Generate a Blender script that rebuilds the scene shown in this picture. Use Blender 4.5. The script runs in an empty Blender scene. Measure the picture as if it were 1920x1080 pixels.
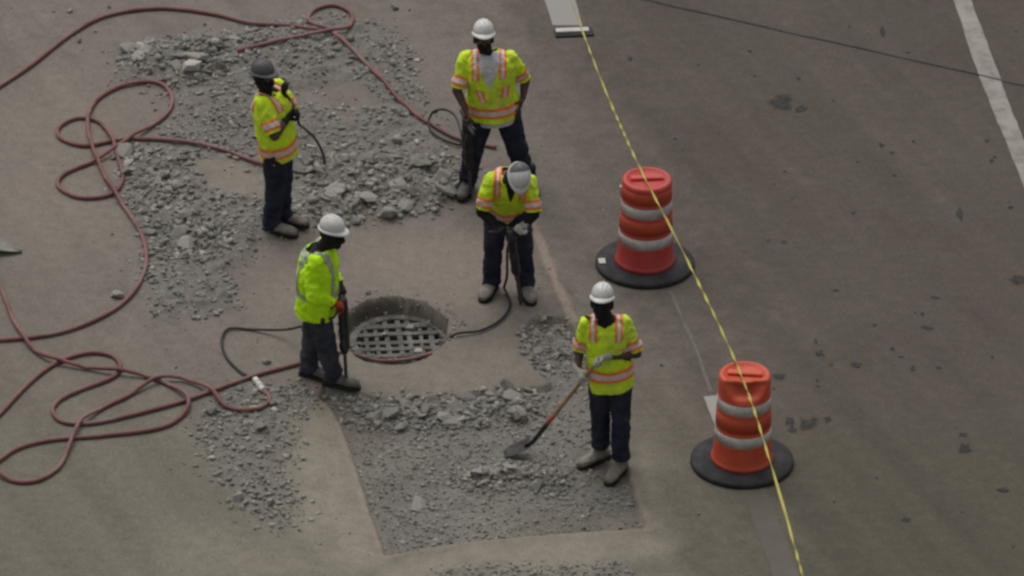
import bpy, bmesh, math, random
import numpy as np
from mathutils import Vector, Matrix, noise as mnoise

random.seed(7)
rng = np.random.default_rng(11)
scene = bpy.context.scene
R = math.radians

# ------------------------------------------------------------------ camera, sky, sun, exposure
ELEV, DIST, LENS, ROLL = R(30.0), 70.0, 273.0, R(1.0)
FPX = 1920 * LENS / 36.0
c_f = Vector((0, math.cos(ELEV), -math.sin(ELEV)))
u0 = Vector((0, math.sin(ELEV), math.cos(ELEV)))
x0 = Vector((1, 0, 0))
c_r = x0 * math.cos(ROLL) + u0 * math.sin(ROLL)
c_u = u0 * math.cos(ROLL) - x0 * math.sin(ROLL)
c_loc = -c_f * DIST
cam_data = bpy.data.cameras.new('camera')
cam = bpy.data.objects.new('camera', cam_data)
scene.collection.objects.link(cam)
cam_data.lens = LENS
cam_data.sensor_width = 36.0
cam_data.clip_start = 1.0
cam_data.clip_end = 3000.0
cam.matrix_world = Matrix(((c_r.x, c_u.x, -c_f.x, c_loc.x), (c_r.y, c_u.y, -c_f.y, c_loc.y),
                           (c_r.z, c_u.z, -c_f.z, c_loc.z), (0, 0, 0, 1)))
scene.camera = cam

SUN_EL, SUN_AZ = R(64), R(335)          # azimuth clockwise from +Y
world = bpy.data.worlds.new('World')
scene.world = world
world.use_nodes = True
wn = world.node_tree.nodes
wl = world.node_tree.links
bg = wn['Background']
sky = wn.new('ShaderNodeTexSky')
sky.sky_type = 'NISHITA'
sky.sun_disc = False
sky.sun_elevation = SUN_EL
sky.sun_rotation = SUN_AZ
sky.air_density = 1.0
sky.dust_density = 6.0
sky.ozone_density = 1.0
hs = wn.new('ShaderNodeHueSaturation')
hs.inputs['Saturation'].default_value = 0.12      # overcast: an almost colourless sky
wl.new(sky.outputs[0], hs.inputs['Color'])
wl.new(hs.outputs[0], bg.inputs['Color'])
bg.inputs['Strength'].default_value = 0.11

sun_data = bpy.data.lights.new('sun', 'SUN')
sun_data.energy = 0.7
sun_data.angle = R(55)
sun_data.color = (1.0, 0.95, 0.88)
sun = bpy.data.objects.new('sun', sun_data)
scene.collection.objects.link(sun)
sdir = Vector((math.sin(SUN_AZ) * math.cos(SUN_EL), math.cos(SUN_AZ) * math.cos(SUN_EL), math.sin(SUN_EL)))
sun.rotation_euler = sdir.to_track_quat('Z', 'Y').to_euler()

scene.view_settings.view_transform = 'Standard'
scene.view_settings.look = 'None'
scene.view_settings.exposure = 0.08
scene.view_settings.gamma = 1.0
scene.view_settings.use_curve_mapping = False
scene.render.engine = 'CYCLES'
scene.cycles.filter_width = 2.7
scene.cycles.max_bounces = 5
scene.cycles.use_denoising = True

# ------------------------------------------------------------------ placing helpers
def ray(px, py):
    return (c_f * FPX + c_r * (px - 960) + c_u * (540 - py)).normalized()
def G(px, py, z=0.0):
    d = ray(px, py)
    return c_loc + d * ((z - c_loc.z) / d.z)
PXM = FPX / DIST        # pixels per metre near the middle

# ------------------------------------------------------------------ numpy noise
_perm = rng.random((256, 256)).astype(np.float32)
def vnoise(x, y, s=0):
    x = np.asarray(x) + s * 17.3
    y = np.asarray(y) + s * 9.7
    xi = np.floor(x).astype(int); yi = np.floor(y).astype(int)
    fx = x - xi; fy = y - yi
    fx = fx * fx * (3 - 2 * fx); fy = fy * fy * (3 - 2 * fy)
    a = _perm[xi & 255, yi & 255]; b = _perm[(xi + 1) & 255, yi & 255]
    c = _perm[xi & 255, (yi + 1) & 255]; d = _perm[(xi + 1) & 255, (yi + 1) & 255]
    return (a * (1 - fx) + b * fx) * (1 - fy) + (c * (1 - fx) + d * fx) * fy
def fbm(x, y, f, o=4, s=0):
    t = 0; a = 0.5; n = 0
    for k in range(o):
        t = t + a * vnoise(x * f, y * f, s + k); n += a
        f *= 2.03; a *= 0.5
    return t / n
def sstep(a, b, v):
    t = np.clip((v - a) / (b - a + 0.0), 0, 1)
    return t * t * (3 - 2 * t)
def gp(pts):
    return np.array([[G(*p).x, G(*p).y] for p in pts])
def sdf(poly, x, y):                      # negative inside
    d = np.full(np.shape(x), 1e9); ins = np.zeros(np.shape(x), bool)
    n = len(poly)
    for i in range(n):
        ax, ay = poly[i]; bx, by = poly[(i + 1) % n]
        ex, ey = bx - ax, by - ay
        t = np.clip(((x - ax) * ex + (y - ay) * ey) / (ex * ex + ey * ey + 1e-12), 0, 1)
        d = np.minimum(d, np.hypot(x - ax - t * ex, y - ay - t * ey))
        c = ((ay > y) != (by > y)) & (x < (bx - ax) * (y - ay) / (by - ay + 1e-12) + ax)
        ins ^= c
    return np.where(ins, -d, d)

# ------------------------------------------------------------------ zones on the ground
Z_UP = gp([(222, 95), (300, 72), (440, 60), (600, 25), (720, 40), (775, 110), (800, 190), (850, 290), (890, 350),
           (830, 395), (720, 420), (620, 425), (540, 440), (470, 470), (445, 520), (455, 580), (370, 600), (285, 600),
           (265, 520), (270, 450), (225, 380), (215, 280), (300, 265), (330, 215), (320, 175), (215, 150)])
Z_BARE1 = gp([(370, 300), (450, 300), (495, 325), (490, 370), (430, 360), (380, 340)])
Z_BARE2 = gp([(560, 165), (670, 160), (720, 200), (640, 205), (565, 195)])
Z_LEFT = gp([(365, 800), (395, 745), (470, 715), (580, 725), (600, 750), (560, 800), (540, 870), (560, 960), (520, 995), (450, 960), (395, 880)])
Z_TRENCH = gp([(596, 722), (640, 800), (668, 880), (695, 965), (722, 1042), (800, 1028), (900, 1012), (1050, 1000), (1212, 990),
               (1185, 905), (1150, 800), (1090, 640), (1060, 595), (1000, 595), (985, 640), (1000, 690), (1025, 725),
               (960, 733), (880, 742), (800, 752), (700, 742), (640, 728)])
Z_BAND = gp([(620, 735), (720, 745), (850, 742), (960, 728), (1015, 735), (1000, 775), (900, 790), (760, 800), (660, 790)])
Z_PILE = gp([(850, 890), (900, 870), (960, 855), (1040, 860), (1070, 890), (1040, 915), (960, 910), (880, 915)])
Z_RIGHT = gp([(980, 620), (1010, 598), (1062, 605), (1085, 650), (1060, 695), (1010, 700), (985, 660)])
Z_BOT = gp([(760, 1100), (840, 1066), (960, 1058), (1180, 1056), (1200, 1110)])
C1g = gp([(575, 300), (700, 290), (840, 300), (860, 385), (740, 415), (600, 425), (555, 400)])
C2g = gp([(222, 95), (290, 72), (420, 78), (440, 145), (330, 160), (225, 145)])
Z_ALL = [Z_UP, Z_LEFT, Z_TRENCH, Z_RIGHT, Z_BOT]
CUT_LINES = [gp([(575, 690), (640, 800), (695, 965), (722, 1042)]), gp([(722, 1042), (900, 1012), (1215, 992)]),
             gp([(1215, 992), (1185, 900)]), gp([(992, 400), (1030, 500), (1075, 600)])]
GZ = -0.15                                 # level of the grate's top
GR_C = G(749, 639, GZ)                  # grate centre
GR_R = 0.405
REC_C = G(738, 620)
def rec_d(x, y):                           # 1 on the recess outline, <1 inside
    n = 0.22 * (fbm(x, y, 4.0, 4, 31) - 0.5)
    return np.hypot((x - REC_C.x) / 0.475, (y - REC_C.y) / 0.60) + n
def zone_masks(x, y):
    wx = x + 0.16 * (fbm(x, y, 3.0, 3, 3) - 0.5)
    wy = y + 0.30 * (fbm(x, y, 3.0, 3, 7) - 0.5)
    up = 1 - sstep(-0.22, 0.08, sdf(Z_UP, wx, wy))
    up = up * sstep(-0.05, 0.15, sdf(Z_BARE1, wx, wy)) * sstep(-0.05, 0.15, sdf(Z_BARE2, wx, wy))
    le = 1 - sstep(-0.2, 0.08, sdf(Z_LEFT, wx, wy))
    bo = 1 - sstep(-0.1, 0.06, sdf(Z_BOT, wx, wy))
    dt = sdf(Z_TRENCH, x + 0.02 * (fbm(x, y, 9, 2, 5) - 0.5), y + 0.02 * (fbm(x, y, 9, 2, 6) - 0.5))
    rough = sdf(Z_TRENCH, wx, wy)
    sharp = (y < G(700, 760).y).astype(float)
    dt = dt * sharp + (1 - sharp) * np.where(x > G(1040, 650).x, dt, rough)
    tr = 1 - sstep(-0.022, 0.006, dt)
    return up, le, bo, tr
def height(x, y):
    x = np.asarray(x, float); y = np.asarray(y, float)
    up, le, bo, tr = zone_masks(x, y)
    n1 = fbm(x, y, 2.2, 4, 1); n2 = fbm(x, y, 11, 3, 2)
    z = up * (0.07 * np.clip(n1 - 0.32, 0, 1) * 2 + 0.07 * (n2 - 0.5))
    z = z + (le + bo) * (0.022 * (n1 - 0.2) + 0.045 * (n2 - 0.5))
    c1 = np.maximum(1 - sstep(-0.35, 0.15, sdf(C1g, x, y)), 1 - sstep(-0.3, 0.15, sdf(C2g, x, y)))
    z = z + up * c1 * (0.05 + 0.06 * (n1 - 0.4))
    band = 1 - sstep(-0.2, 0.15, sdf(Z_BAND, x, y)); pile = 1 - sstep(-0.3, 0.1, sdf(Z_PILE, x, y))
    z = z + tr * (-0.055 + 0.018 * (n2 - 0.5) + 0.02 * (n1 - 0.5) + band * (0.02 + 0.07 * n1 * n2 * 2) + pile * (0.05 + 0.07 * n2))
    rd = rec_d(x, y)
    gd = np.hypot(x - GR_C.x, y - GR_C.y) / (GR_R + 0.03)
    t = np.clip((1 - rd) / np.maximum((1 - rd) + np.maximum(gd - 1, 0) * 0.75, 1e-6), 0, 1)
    t = np.where(gd < 1, 1, np.where(rd > 1, 0, t))
    n3 = fbm(x, y, 14, 3, 52)
    t = np.clip(t * (2.6 + 1.6 * (n1 - 0.5)), 0, 1)
    z = np.where(rd < 1, (GZ - 0.012) * t + 0.09 * (n3 - 0.5) * np.minimum(t * 3, 1) * np.clip((gd - 1) * 6, 0, 1), z)
    return z
def hz(x, y):
    return float(height(np.array([x]), np.array([y]))[0])

# ------------------------------------------------------------------ materials
def new_mat(name):
    m = bpy.data.materials.new(name); m.use_nodes = True
    nt = m.node_tree
    return m, nt, nt.nodes['Principled BSDF']
def simple(name, col, rough=0.7, var=0.12, scale=30, bump=0.0, bscale=200, metal=0.0, dirt=None, dscale=6, damt=0.5, spec=0.3, sheen=0.0):
    m, nt, b = new_mat(name); N = nt.nodes; L = nt.links
    tc = N.new('ShaderNodeTexCoord')
    nz = N.new('ShaderNodeTexNoise'); nz.inputs['Scale'].default_value = scale; nz.inputs['Detail'].default_value = 4
    L.new(tc.outputs['Object'], nz.inputs['Vector'])
    cr = N.new('ShaderNodeValToRGB')
    c = Vector(col)
    cr.color_ramp.elements[0].position = 0.3; cr.color_ramp.elements[1].position = 0.72
    cr.color_ramp.elements[0].color = (*(c * (1 - var)), 1); cr.color_ramp.elements[1].color = (*[min(1, v * (1 + var)) for v in c], 1)
    L.new(nz.outputs['Fac'], cr.inputs['Fac'])
    out = cr.outputs['Color']
    if dirt is not None:
        n2 = N.new('ShaderNodeTexNoise'); n2.inputs['Scale'].default_value = dscale; n2.inputs['Detail'].default_value = 6
        n2.inputs['Roughness'].default_value = 0.65
        L.new(tc.outputs['Object'], n2.inputs['Vector'])
        r2 = N.new('ShaderNodeMapRange'); r2.inputs['From Min'].default_value = 0.45; r2.inputs['From Max'].default_value = 0.75
        r2.inputs['To Max'].default_value = damt
        L.new(n2.outputs['Fac'], r2.inputs['Value'])
        mx = N.new('ShaderNodeMixRGB'); mx.inputs['Color2'].default_value = (*dirt, 1)
        L.new(r2.outputs['Result'], mx.inputs['Fac']); L.new(out, mx.inputs['Color1'])
        out = mx.outputs['Color']
    L.new(out, b.inputs['Base Color'])
    b.inputs['Roughness'].default_value = rough
    b.inputs['Metallic'].default_value = metal
    b.inputs['Specular IOR Level'].default_value = spec
    if sheen: b.inputs['Sheen Weight'].default_value = sheen
    if bump:
        n3 = N.new('ShaderNodeTexNoise'); n3.inputs['Scale'].default_value = bscale; n3.inputs['Detail'].default_value = 3
        L.new(tc.outputs['Object'], n3.inputs['Vector'])
        bp = N.new('ShaderNodeBump'); bp.inputs['Strength'].default_value = bump; bp.inputs['Distance'].default_value = 0.004
        L.new(n3.outputs['Fac'], bp.inputs['Height']); L.new(bp.outputs['Normal'], b.inputs['Normal'])
    return m

DUST = (0.30, 0.285, 0.26)
M = {}
M['hivis'] = simple('hivis_fabric', (0.62, 0.86, 0.025), 0.8, 0.10, 14, 0.25, 120, dirt=(0.38, 0.40, 0.10), dscale=4, damt=0.75)
M['hivis_long'] = simple('hivis_long_fabric', (0.52, 0.90, 0.008), 0.8, 0.07, 14, 0.25, 120, dirt=(0.28, 0.40, 0.03), dscale=5, damt=0.25)
M['orange'] = simple('hivis_orange', (0.88, 0.22, 0.05), 0.75, 0.08, 30)
M['silver'] = simple('retroreflective_silver', (0.62, 0.50, 0.46), 0.5, 0.10, 40, spec=0.5)
M['silver_grey'] = simple('retroreflective_grey', (0.33, 0.36, 0.28), 0.45, 0.10, 40, spec=0.5)
M['navy'] = simple('navy_work_trousers', (0.020, 0.024, 0.042), 0.92, 0.3, 12, 0.3, 200, dirt=(0.075, 0.072, 0.072), dscale=5, damt=0.5, spec=0.15)
M['jeans'] = simple('faded_jeans', (0.040, 0.044, 0.057), 0.92, 0.3, 12, 0.3, 200, dirt=(0.13, 0.125, 0.12), dscale=5, damt=0.6, spec=0.15)
M['black'] = simple('black_cotton', (0.012, 0.012, 0.014), 0.92, 0.2, 20, 0.3, 200)
M['skin'] = simple('dark_skin', (0.078, 0.038, 0.027), 0.5, 0.12, 18, spec=0.4)
M['hair'] = simple('black_hair', (0.010, 0.009, 0.008), 0.8, 0.2, 60, 0.5, 300)
M['eye'] = simple('eye_white', (0.20, 0.18, 0.16), 0.3, 0.05, 40)
M['hat_white'] = simple('white_helmet_plastic', (0.62, 0.62, 0.60), 0.42, 0.05, 12, dirt=(0.42, 0.40, 0.36), dscale=9, damt=0.5, spec=0.4)
M['hat_grey'] = simple('grey_helmet_plastic', (0.080, 0.080, 0.088), 0.45, 0.08, 12, dirt=(0.16, 0.15, 0.14), dscale=9, damt=0.4, spec=0.4)
M['white_tee'] = simple('white_cotton', (0.50, 0.49, 0.51), 0.9, 0.08, 20, 0.2, 200)
M['boot'] = simple('dusty_tan_boot', (0.20, 0.182, 0.155), 0.85, 0.25, 16, 0.3, 120, dirt=DUST, dscale=8, damt=0.7)
M['boot_dark'] = simple('dusty_dark_boot', (0.075, 0.072, 0.07), 0.85, 0.25, 16, 0.3, 120, dirt=DUST, dscale=8, damt=0.5)
M['sole'] = simple('boot_sole_rubber', (0.022, 0.021, 0.02), 0.8, 0.2, 30)
M['glove_white'] = simple('pale_leather_glove', (0.40, 0.385, 0.33), 0.85, 0.12, 25, 0.3, 150, dirt=(0.2, 0.19, 0.16), damt=0.5, dscale=20)
M['glove_black'] = simple('black_glove', (0.014, 0.014, 0.015), 0.8, 0.2, 25)
M['glove_red'] = simple('red_glove', (0.36, 0.035, 0.015), 0.8, 0.15, 25)
M['tool'] = simple('dark_tool_steel', (0.030, 0.029, 0.030), 0.55, 0.3, 30, metal=0.3, dirt=(0.16, 0.15, 0.14), dscale=12, damt=0.35)
M['steel'] = simple('worn_steel', (0.10, 0.098, 0.095), 0.45, 0.2, 40, metal=0.7)
M['pale_steel'] = simple('dusty_pale_steel', (0.20, 0.195, 0.165), 0.6, 0.2, 20)
M['blade'] = simple('dark_worn_blade', (0.03, 0.029, 0.028), 0.6, 0.3, 20, dirt=(0.09, 0.085, 0.078), dscale=9, damt=0.5)
M['wood'] = simple('ash_wood_handle', (0.30, 0.20, 0.10), 0.7, 0.2, 20)
M['red_paint'] = simple('red_painted_ferrule', (0.45, 0.07, 0.05), 0.6, 0.15, 20)
M['hose_red'] = simple('red_rubber_hose', (0.185, 0.078, 0.073), 0.7, 0.25, 5, dirt=(0.26, 0.175, 0.165), dscale=1.4, damt=1.0, spec=0.3)
M['hose_black'] = simple('black_rubber_hose', (0.022, 0.021, 0.021), 0.6, 0.2, 8, dirt=(0.12, 0.115, 0.11), dscale=3.5, damt=0.4)
M['brass'] = simple('dusty_metal_coupling', (0.55, 0.54, 0.50), 0.4, 0.1, 30)
M['drum'] = simple('drum_red_plastic', (0.50, 0.052, 0.046), 0.55, 0.10, 8, dirt=(0.33, 0.11, 0.085), dscale=6, damt=0.75, spec=0.4)
M['drum2'] = simple('drum_orange_plastic', (0.58, 0.075, 0.032), 0.55, 0.10, 8, dirt=(0.38, 0.12, 0.075), dscale=6, damt=0.7, spec=0.4)
M['drum_orange'] = simple('drum_orange_sheeting', (0.46, 0.066, 0.030), 0.5, 0.08, 12, dirt=(0.38, 0.10, 0.055), dscale=6, damt=0.5)
M['drum_white'] = simple('drum_white_sheeting', (0.54, 0.51, 0.475), 0.55, 0.12, 14, dirt=(0.24, 0.20, 0.18), dscale=8, damt=0.9)
M['drum_dark'] = simple('drum_hole_shade', (0.22, 0.02, 0.015), 0.6, 0.1, 10)
M['rubber'] = simple('recycled_rubber_base', (0.022, 0.022, 0.024), 0.8, 0.25, 25, 0.4, 80, dirt=(0.11, 0.105, 0.10), dscale=5, damt=0.35)
M['tape'] = simple('yellow_caution_tape', (0.40, 0.355, 0.06), 0.5, 0.2, 6, spec=0.4)
M['iron'] = simple('dusty_cast_iron', (0.085, 0.081, 0.074), 0.85, 0.25, 20, 0.4, 90, dirt=(0.21, 0.195, 0.175), dscale=5, damt=1.0)
M['iron_dark'] = simple('dirty_cast_iron', (0.075, 0.072, 0.066), 0.85, 0.3, 20, 0.5, 90, dirt=(0.22, 0.205, 0.18), dscale=6, damt=0.9)
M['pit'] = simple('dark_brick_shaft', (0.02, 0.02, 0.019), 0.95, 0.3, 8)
M['stain'] = simple('oil_stain', (0.018, 0.017, 0.016), 0.7, 0.35, 18, dirt=(0.055, 0.049, 0.044), dscale=14, damt=0.9)
M['tar'] = simple('tar_joint_sealant', (0.028, 0.025, 0.024), 0.7, 0.3, 6, dirt=(0.075, 0.066, 0.06), dscale=2.5, damt=0.8)
M['marker_white'] = simple('white_marker_paint', (0.46, 0.45, 0.44), 0.6, 0.15, 20)

def soak_mat():
    m = M['stain']; nt = m.node_tree; N = nt.nodes; L = nt.links
    b = N['Principled BSDF']; out = N['Material Output']
    at = N.new('ShaderNodeAttribute'); at.attribute_name = 'soak'
    g = N.new('ShaderNodeNewGeometry'); nz = N.new('ShaderNodeTexNoise'); nz.inputs['Scale'].default_value = 16; nz.inputs['Detail'].default_value = 5
    L.new(g.outputs['Position'], nz.inputs['Vector'])
    ad = N.new('ShaderNodeMath'); ad.operation = 'ADD'; L.new(at.outputs['Fac'], ad.inputs[0]); L.new(nz.outputs['Fac'], ad.inputs[1])
    mr = N.new('ShaderNodeMapRange'); mr.inputs['From Min'].default_value = 0.55; mr.inputs['From Max'].default_value = 1.15; mr.inputs['To Max'].default_value = 0.9
    L.new(ad.outputs[0], mr.inputs['Value'])
    tr = N.new('ShaderNodeBsdfTransparent'); mx = N.new('ShaderNodeMixShader')
    L.new(mr.outputs['Result'], mx.inputs[0]); L.new(tr.outputs[0], mx.inputs[1]); L.new(b.outputs[0], mx.inputs[2])
    L.new(mx.outputs[0], out.inputs['Surface'])
soak_mat()
def stone_mat(name, obj_random):
    m, nt, b = new_mat(name); N = nt.nodes; L = nt.links
    if obj_random:
        oi = N.new('ShaderNodeObjectInfo'); src = oi.outputs['Random']
    else:
        at = N.new('ShaderNodeAttribute'); at.attribute_name = 'tint'; src = at.outputs['Fac']
    cr = N.new('ShaderNodeValToRGB'); e = cr.color_ramp.elements
    e[0].position = 0.0; e[0].color = (0.165, 0.158, 0.143, 1)
    e[1].position = 1.0; e[1].color = (0.42, 0.395, 0.35, 1)
    for p, c in ((0.35, (0.212, 0.203, 0.184)), (0.75, (0.255, 0.245, 0.222)), (0.95, (0.30, 0.287, 0.26))):
        k = e.new(p); k.color = (*c, 1)
    L.new(src, cr.inputs['Fac'])
    g = N.new('ShaderNodeNewGeometry')
    nz = N.new('ShaderNodeTexNoise'); nz.inputs['Scale'].default_value = 60; nz.inputs['Detail'].default_value = 5
    L.new(g.outputs['Position'], nz.inputs['Vector'])
    mr = N.new('ShaderNodeMapRange'); mr.inputs['To Min'].default_value = 0.72; mr.inputs['To Max'].default_value = 1.25
    L.new(nz.outputs['Fac'], mr.inputs['Value'])
    mx = N.new('ShaderNodeMixRGB'); mx.blend_type = 'MULTIPLY'; mx.inputs['Fac'].default_value = 1
    L.new(cr.outputs['Color'], mx.inputs['Color1']); L.new(mr.outputs['Result'], mx.inputs['Color2'])
    L.new(mx.outputs['Color'], b.inputs['Base Color'])
    b.inputs['Roughness'].default_value = 0.93
    b.inputs['Specular IOR Level'].default_value = 0.15
    bp = N.new('ShaderNodeBump'); bp.inputs['Strength'].default_value = 0.5; bp.inputs['Distance'].default_value = 0.004
    L.new(nz.outputs['Fac'], bp.inputs['Height']); L.new(bp.outputs['Normal'], b.inputs['Normal'])
    return m
M['stone'] = stone_mat('broken_concrete', True)
M['stone_stuff'] = stone_mat('broken_concrete_fines', False)

def ground_mat():
    m, nt, b = new_mat('dusty_concrete_pavement'); N = nt.nodes; L = nt.links
    g = N.new('ShaderNodeNewGeometry')
    def noise(scale, det=5, rough=0.6, vec=None):
        n = N.new('ShaderNodeTexNoise'); n.inputs['Scale'].default_value = scale
        n.inputs['Detail'].default_value = det; n.inputs['Roughness'].default_value = rough
        L.new(vec or g.outputs['Position'], n.inputs['Vector']); return n.outputs['Fac']
    def ramp(src, a, bb, lo=0.0, hi=1.0):
        r = N.new('ShaderNodeMapRange'); r.inputs['From Min'].default_value = a; r.inputs['From Max'].default_value = bb
        r.inputs['To Min'].default_value = lo; r.inputs['To Max'].default_value = hi
        L.new(src, r.inputs['Value']); return r.outputs['Result']
    def mix(f, c1, c2, mode='MIX'):
        x = N.new('ShaderNodeMixRGB'); x.blend_type = mode
        for i, v in (('Fac', f), ('Color1', c1), ('Color2', c2)):
            if isinstance(v, (int, float)): x.inputs[i].default_value = v
            elif isinstance(v, tuple): x.inputs[i].default_value = (*v, 1)
            else: L.new(v, x.inputs[i])
        return x.outputs['Color']
    def att(n):
        a = N.new('ShaderNodeAttribute'); a.attribute_name = n; return a.outputs['Fac']
    def math_(op, a, bb):
        x = N.new('ShaderNodeMath'); x.operation = op
        for i, v in enumerate((a, bb)):
            if isinstance(v, (int, float)): x.inputs[i].default_value = v
            else: L.new(v, x.inputs[i])
        return x.outputs[0]
    big = noise(0.55, 5, 0.6)
    mid = noise(3.2, 6, 0.65)
    fine = noise(38, 4, 0.7)
    # worn driving lane (brown-grey) against dusty closed lane (pale grey)
    lane = mix(ramp(big, 0.35, 0.65), (0.078, 0.0635, 0.0545), (0.090, 0.077, 0.064))
    dusty = mix(ramp(big, 0.38, 0.66), (0.158, 0.135, 0.119), (0.158, 0.141, 0.119))
    dusty = mix(ramp(mid, 0.5, 0.78, 0, 0.55), dusty, (0.128, 0.118, 0.102))
    dusty = mix(ramp(noise(1.4, 4), 0.52, 0.72, 0, 0.5), dusty, (0.180, 0.155, 0.134))
    dusty = mix(att('olive'), dusty, (0.136, 0.126, 0.099))
    lane = mix(att('olive'), lane, (0.079, 0.071, 0.053))
    lf = math_('ADD', att('lane'), ramp(mid, 0.3, 0.7, -0.18, 0.18))
    lf = ramp(lf, 0.05, 0.95)
    col = mix(lf, dusty, lane)
    # long faint tyre streaks along the driving direction
    mp = N.new('ShaderNodeMapping'); mp.inputs['Rotation'].default_value = (0, 0, R(-25))
    L.new(g.outputs['Position'], mp.inputs['Vector'])
    mp2 = N.new('ShaderNodeMapping'); mp2.inputs['Scale'].default_value = (2.6, 0.12, 1)
    mp2.inputs['Rotation'].default_value = (0, 0, 0)
    L.new(mp.outputs['Vector'], mp2.inputs['Vector'])
    st = noise(1.0, 5, 0.6, mp2.outputs['Vector'])
    col = mix(1.0, col, ramp(st, 0.3, 0.7, 0.88, 1.12), 'MULTIPLY')
    col = mix(att('rosy'), col, (0.208, 0.176, 0.150))
    rub = att('rub')
    col = mix(rub, col, mix(ramp(fine, 0.3, 0.7), (0.126, 0.121, 0.108), (0.174, 0.167, 0.151)))
    col = mix(att('pale'), col, (0.245, 0.195, 0.165))
    col = mix(att('dust'), col, (0.218, 0.196, 0.158))
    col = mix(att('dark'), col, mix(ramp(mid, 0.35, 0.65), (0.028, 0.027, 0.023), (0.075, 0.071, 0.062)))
    # aggregate speckle
    col = mix(1.0, col, ramp(fine, 0.25, 0.75, 0.74, 1.26), 'MULTIPLY')
    col = mix(1.0, col, ramp(noise(9, 6, 0.75), 0.3, 0.7, 0.84, 1.16), 'MULTIPLY')
    vo = N.new('ShaderNodeTexVoronoi'); vo.inputs['Scale'].default_value = 26
    L.new(g.outputs['Position'], vo.inputs['Vector'])
    sp = math_('MULTIPLY', ramp(vo.outputs['Distance'], 0.05, 0.12, 1, 0), ramp(mid, 0.52, 0.66))
    col = mix(math_('MULTIPLY', sp, 0.75), col, (0.075, 0.068, 0.060))
    vp = N.new('ShaderNodeTexVoronoi'); vp.inputs['Scale'].default_value = 17
    L.new(g.outputs['Position'], vp.inputs['Vector'])
    sp2 = math_('MULTIPLY', ramp(vp.outputs['Distance'], 0.04, 0.10, 1, 0), ramp(noise(1.1, 4), 0.52, 0.62))
    col = mix(math_('MULTIPLY', sp2, 0.5), col, (0.25, 0.235, 0.21))
    L.new(col, b.inputs['Base Color'])
    b.inputs['Roughness'].default_value = 0.9
    b.inputs['Specular IOR Level'].default_value = 0.2
    bp = N.new('ShaderNodeBump'); bp.inputs['Strength'].default_value = 0.45; bp.inputs['Distance'].default_value = 0.006
    hsum = math_('ADD', fine, math_('MULTIPLY', mid, 1.2))
    L.new(hsum, bp.inputs['Height']); L.new(bp.outputs['Normal'], b.inputs['Normal'])
    return m
M['ground'] = ground_mat()

def paint_mat(name, col, wear_lo, wear_hi, under):
    m, nt, b = new_mat(name); N = nt.nodes; L = nt.links
    g = N.new('ShaderNodeNewGeometry')
    n = N.new('ShaderNodeTexNoise'); n.inputs['Scale'].default_value = 5; n.inputs['Detail'].default_value = 8; n.inputs['Roughness'].default_value = 0.7
    L.new(g.outputs['Position'], n.inputs['Vector'])
    r = N.new('ShaderNodeMapRange'); r.inputs['From Min'].default_value = wear_lo; r.inputs['From Max'].default_value = wear_hi
    L.new(n.outputs['Fac'], r.inputs['Value'])
    n2 = N.new('ShaderNodeTexNoise'); n2.inputs['Scale'].default_value = 1.3; n2.inputs['Detail'].default_value = 5
    L.new(g.outputs['Position'], n2.inputs['Vector'])
    r2 = N.new('ShaderNodeMapRange'); r2.inputs['To Min'].default_value = 0.75; r2.inputs['To Max'].default_value = 1.2
    L.new(n2.outputs['Fac'], r2.inputs['Value'])
    mx = N.new('ShaderNodeMixRGB'); mx.inputs['Color1'].default_value = (*col, 1); mx.inputs['Color2'].default_value = (*under, 1)
    L.new(r.outputs['Result'], mx.inputs['Fac'])
    mu = N.new('ShaderNodeMixRGB'); mu.blend_type = 'MULTIPLY'; mu.inputs['Fac'].default_value = 1
    L.new(mx.outputs['Color'], mu.inputs['Color1']); L.new(r2.outputs['Result'], mu.inputs['Color2'])
    L.new(mu.outputs['Color'], b.inputs['Base Color']); b.inputs['Roughness'].default_value = 0.8
    return m
M['paint'] = paint_mat('worn_white_paint', (0.265, 0.243, 0.22), 0.44, 0.78, (0.11, 0.095, 0.083))
M['paint_new'] = paint_mat('white_lane_paint', (0.265, 0.25, 0.232), 0.62, 0.85, (0.16, 0.145, 0.13))
M['paint_faint'] = paint_mat('faded_lane_paint', (0.102, 0.091, 0.074), 0.30, 0.60, (0.085, 0.075, 0.060))

M['paint_scuff'] = paint_mat('scuffed_lane_paint', (0.150, 0.134, 0.116), 0.34, 0.60, (0.092, 0.080, 0.068))

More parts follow.
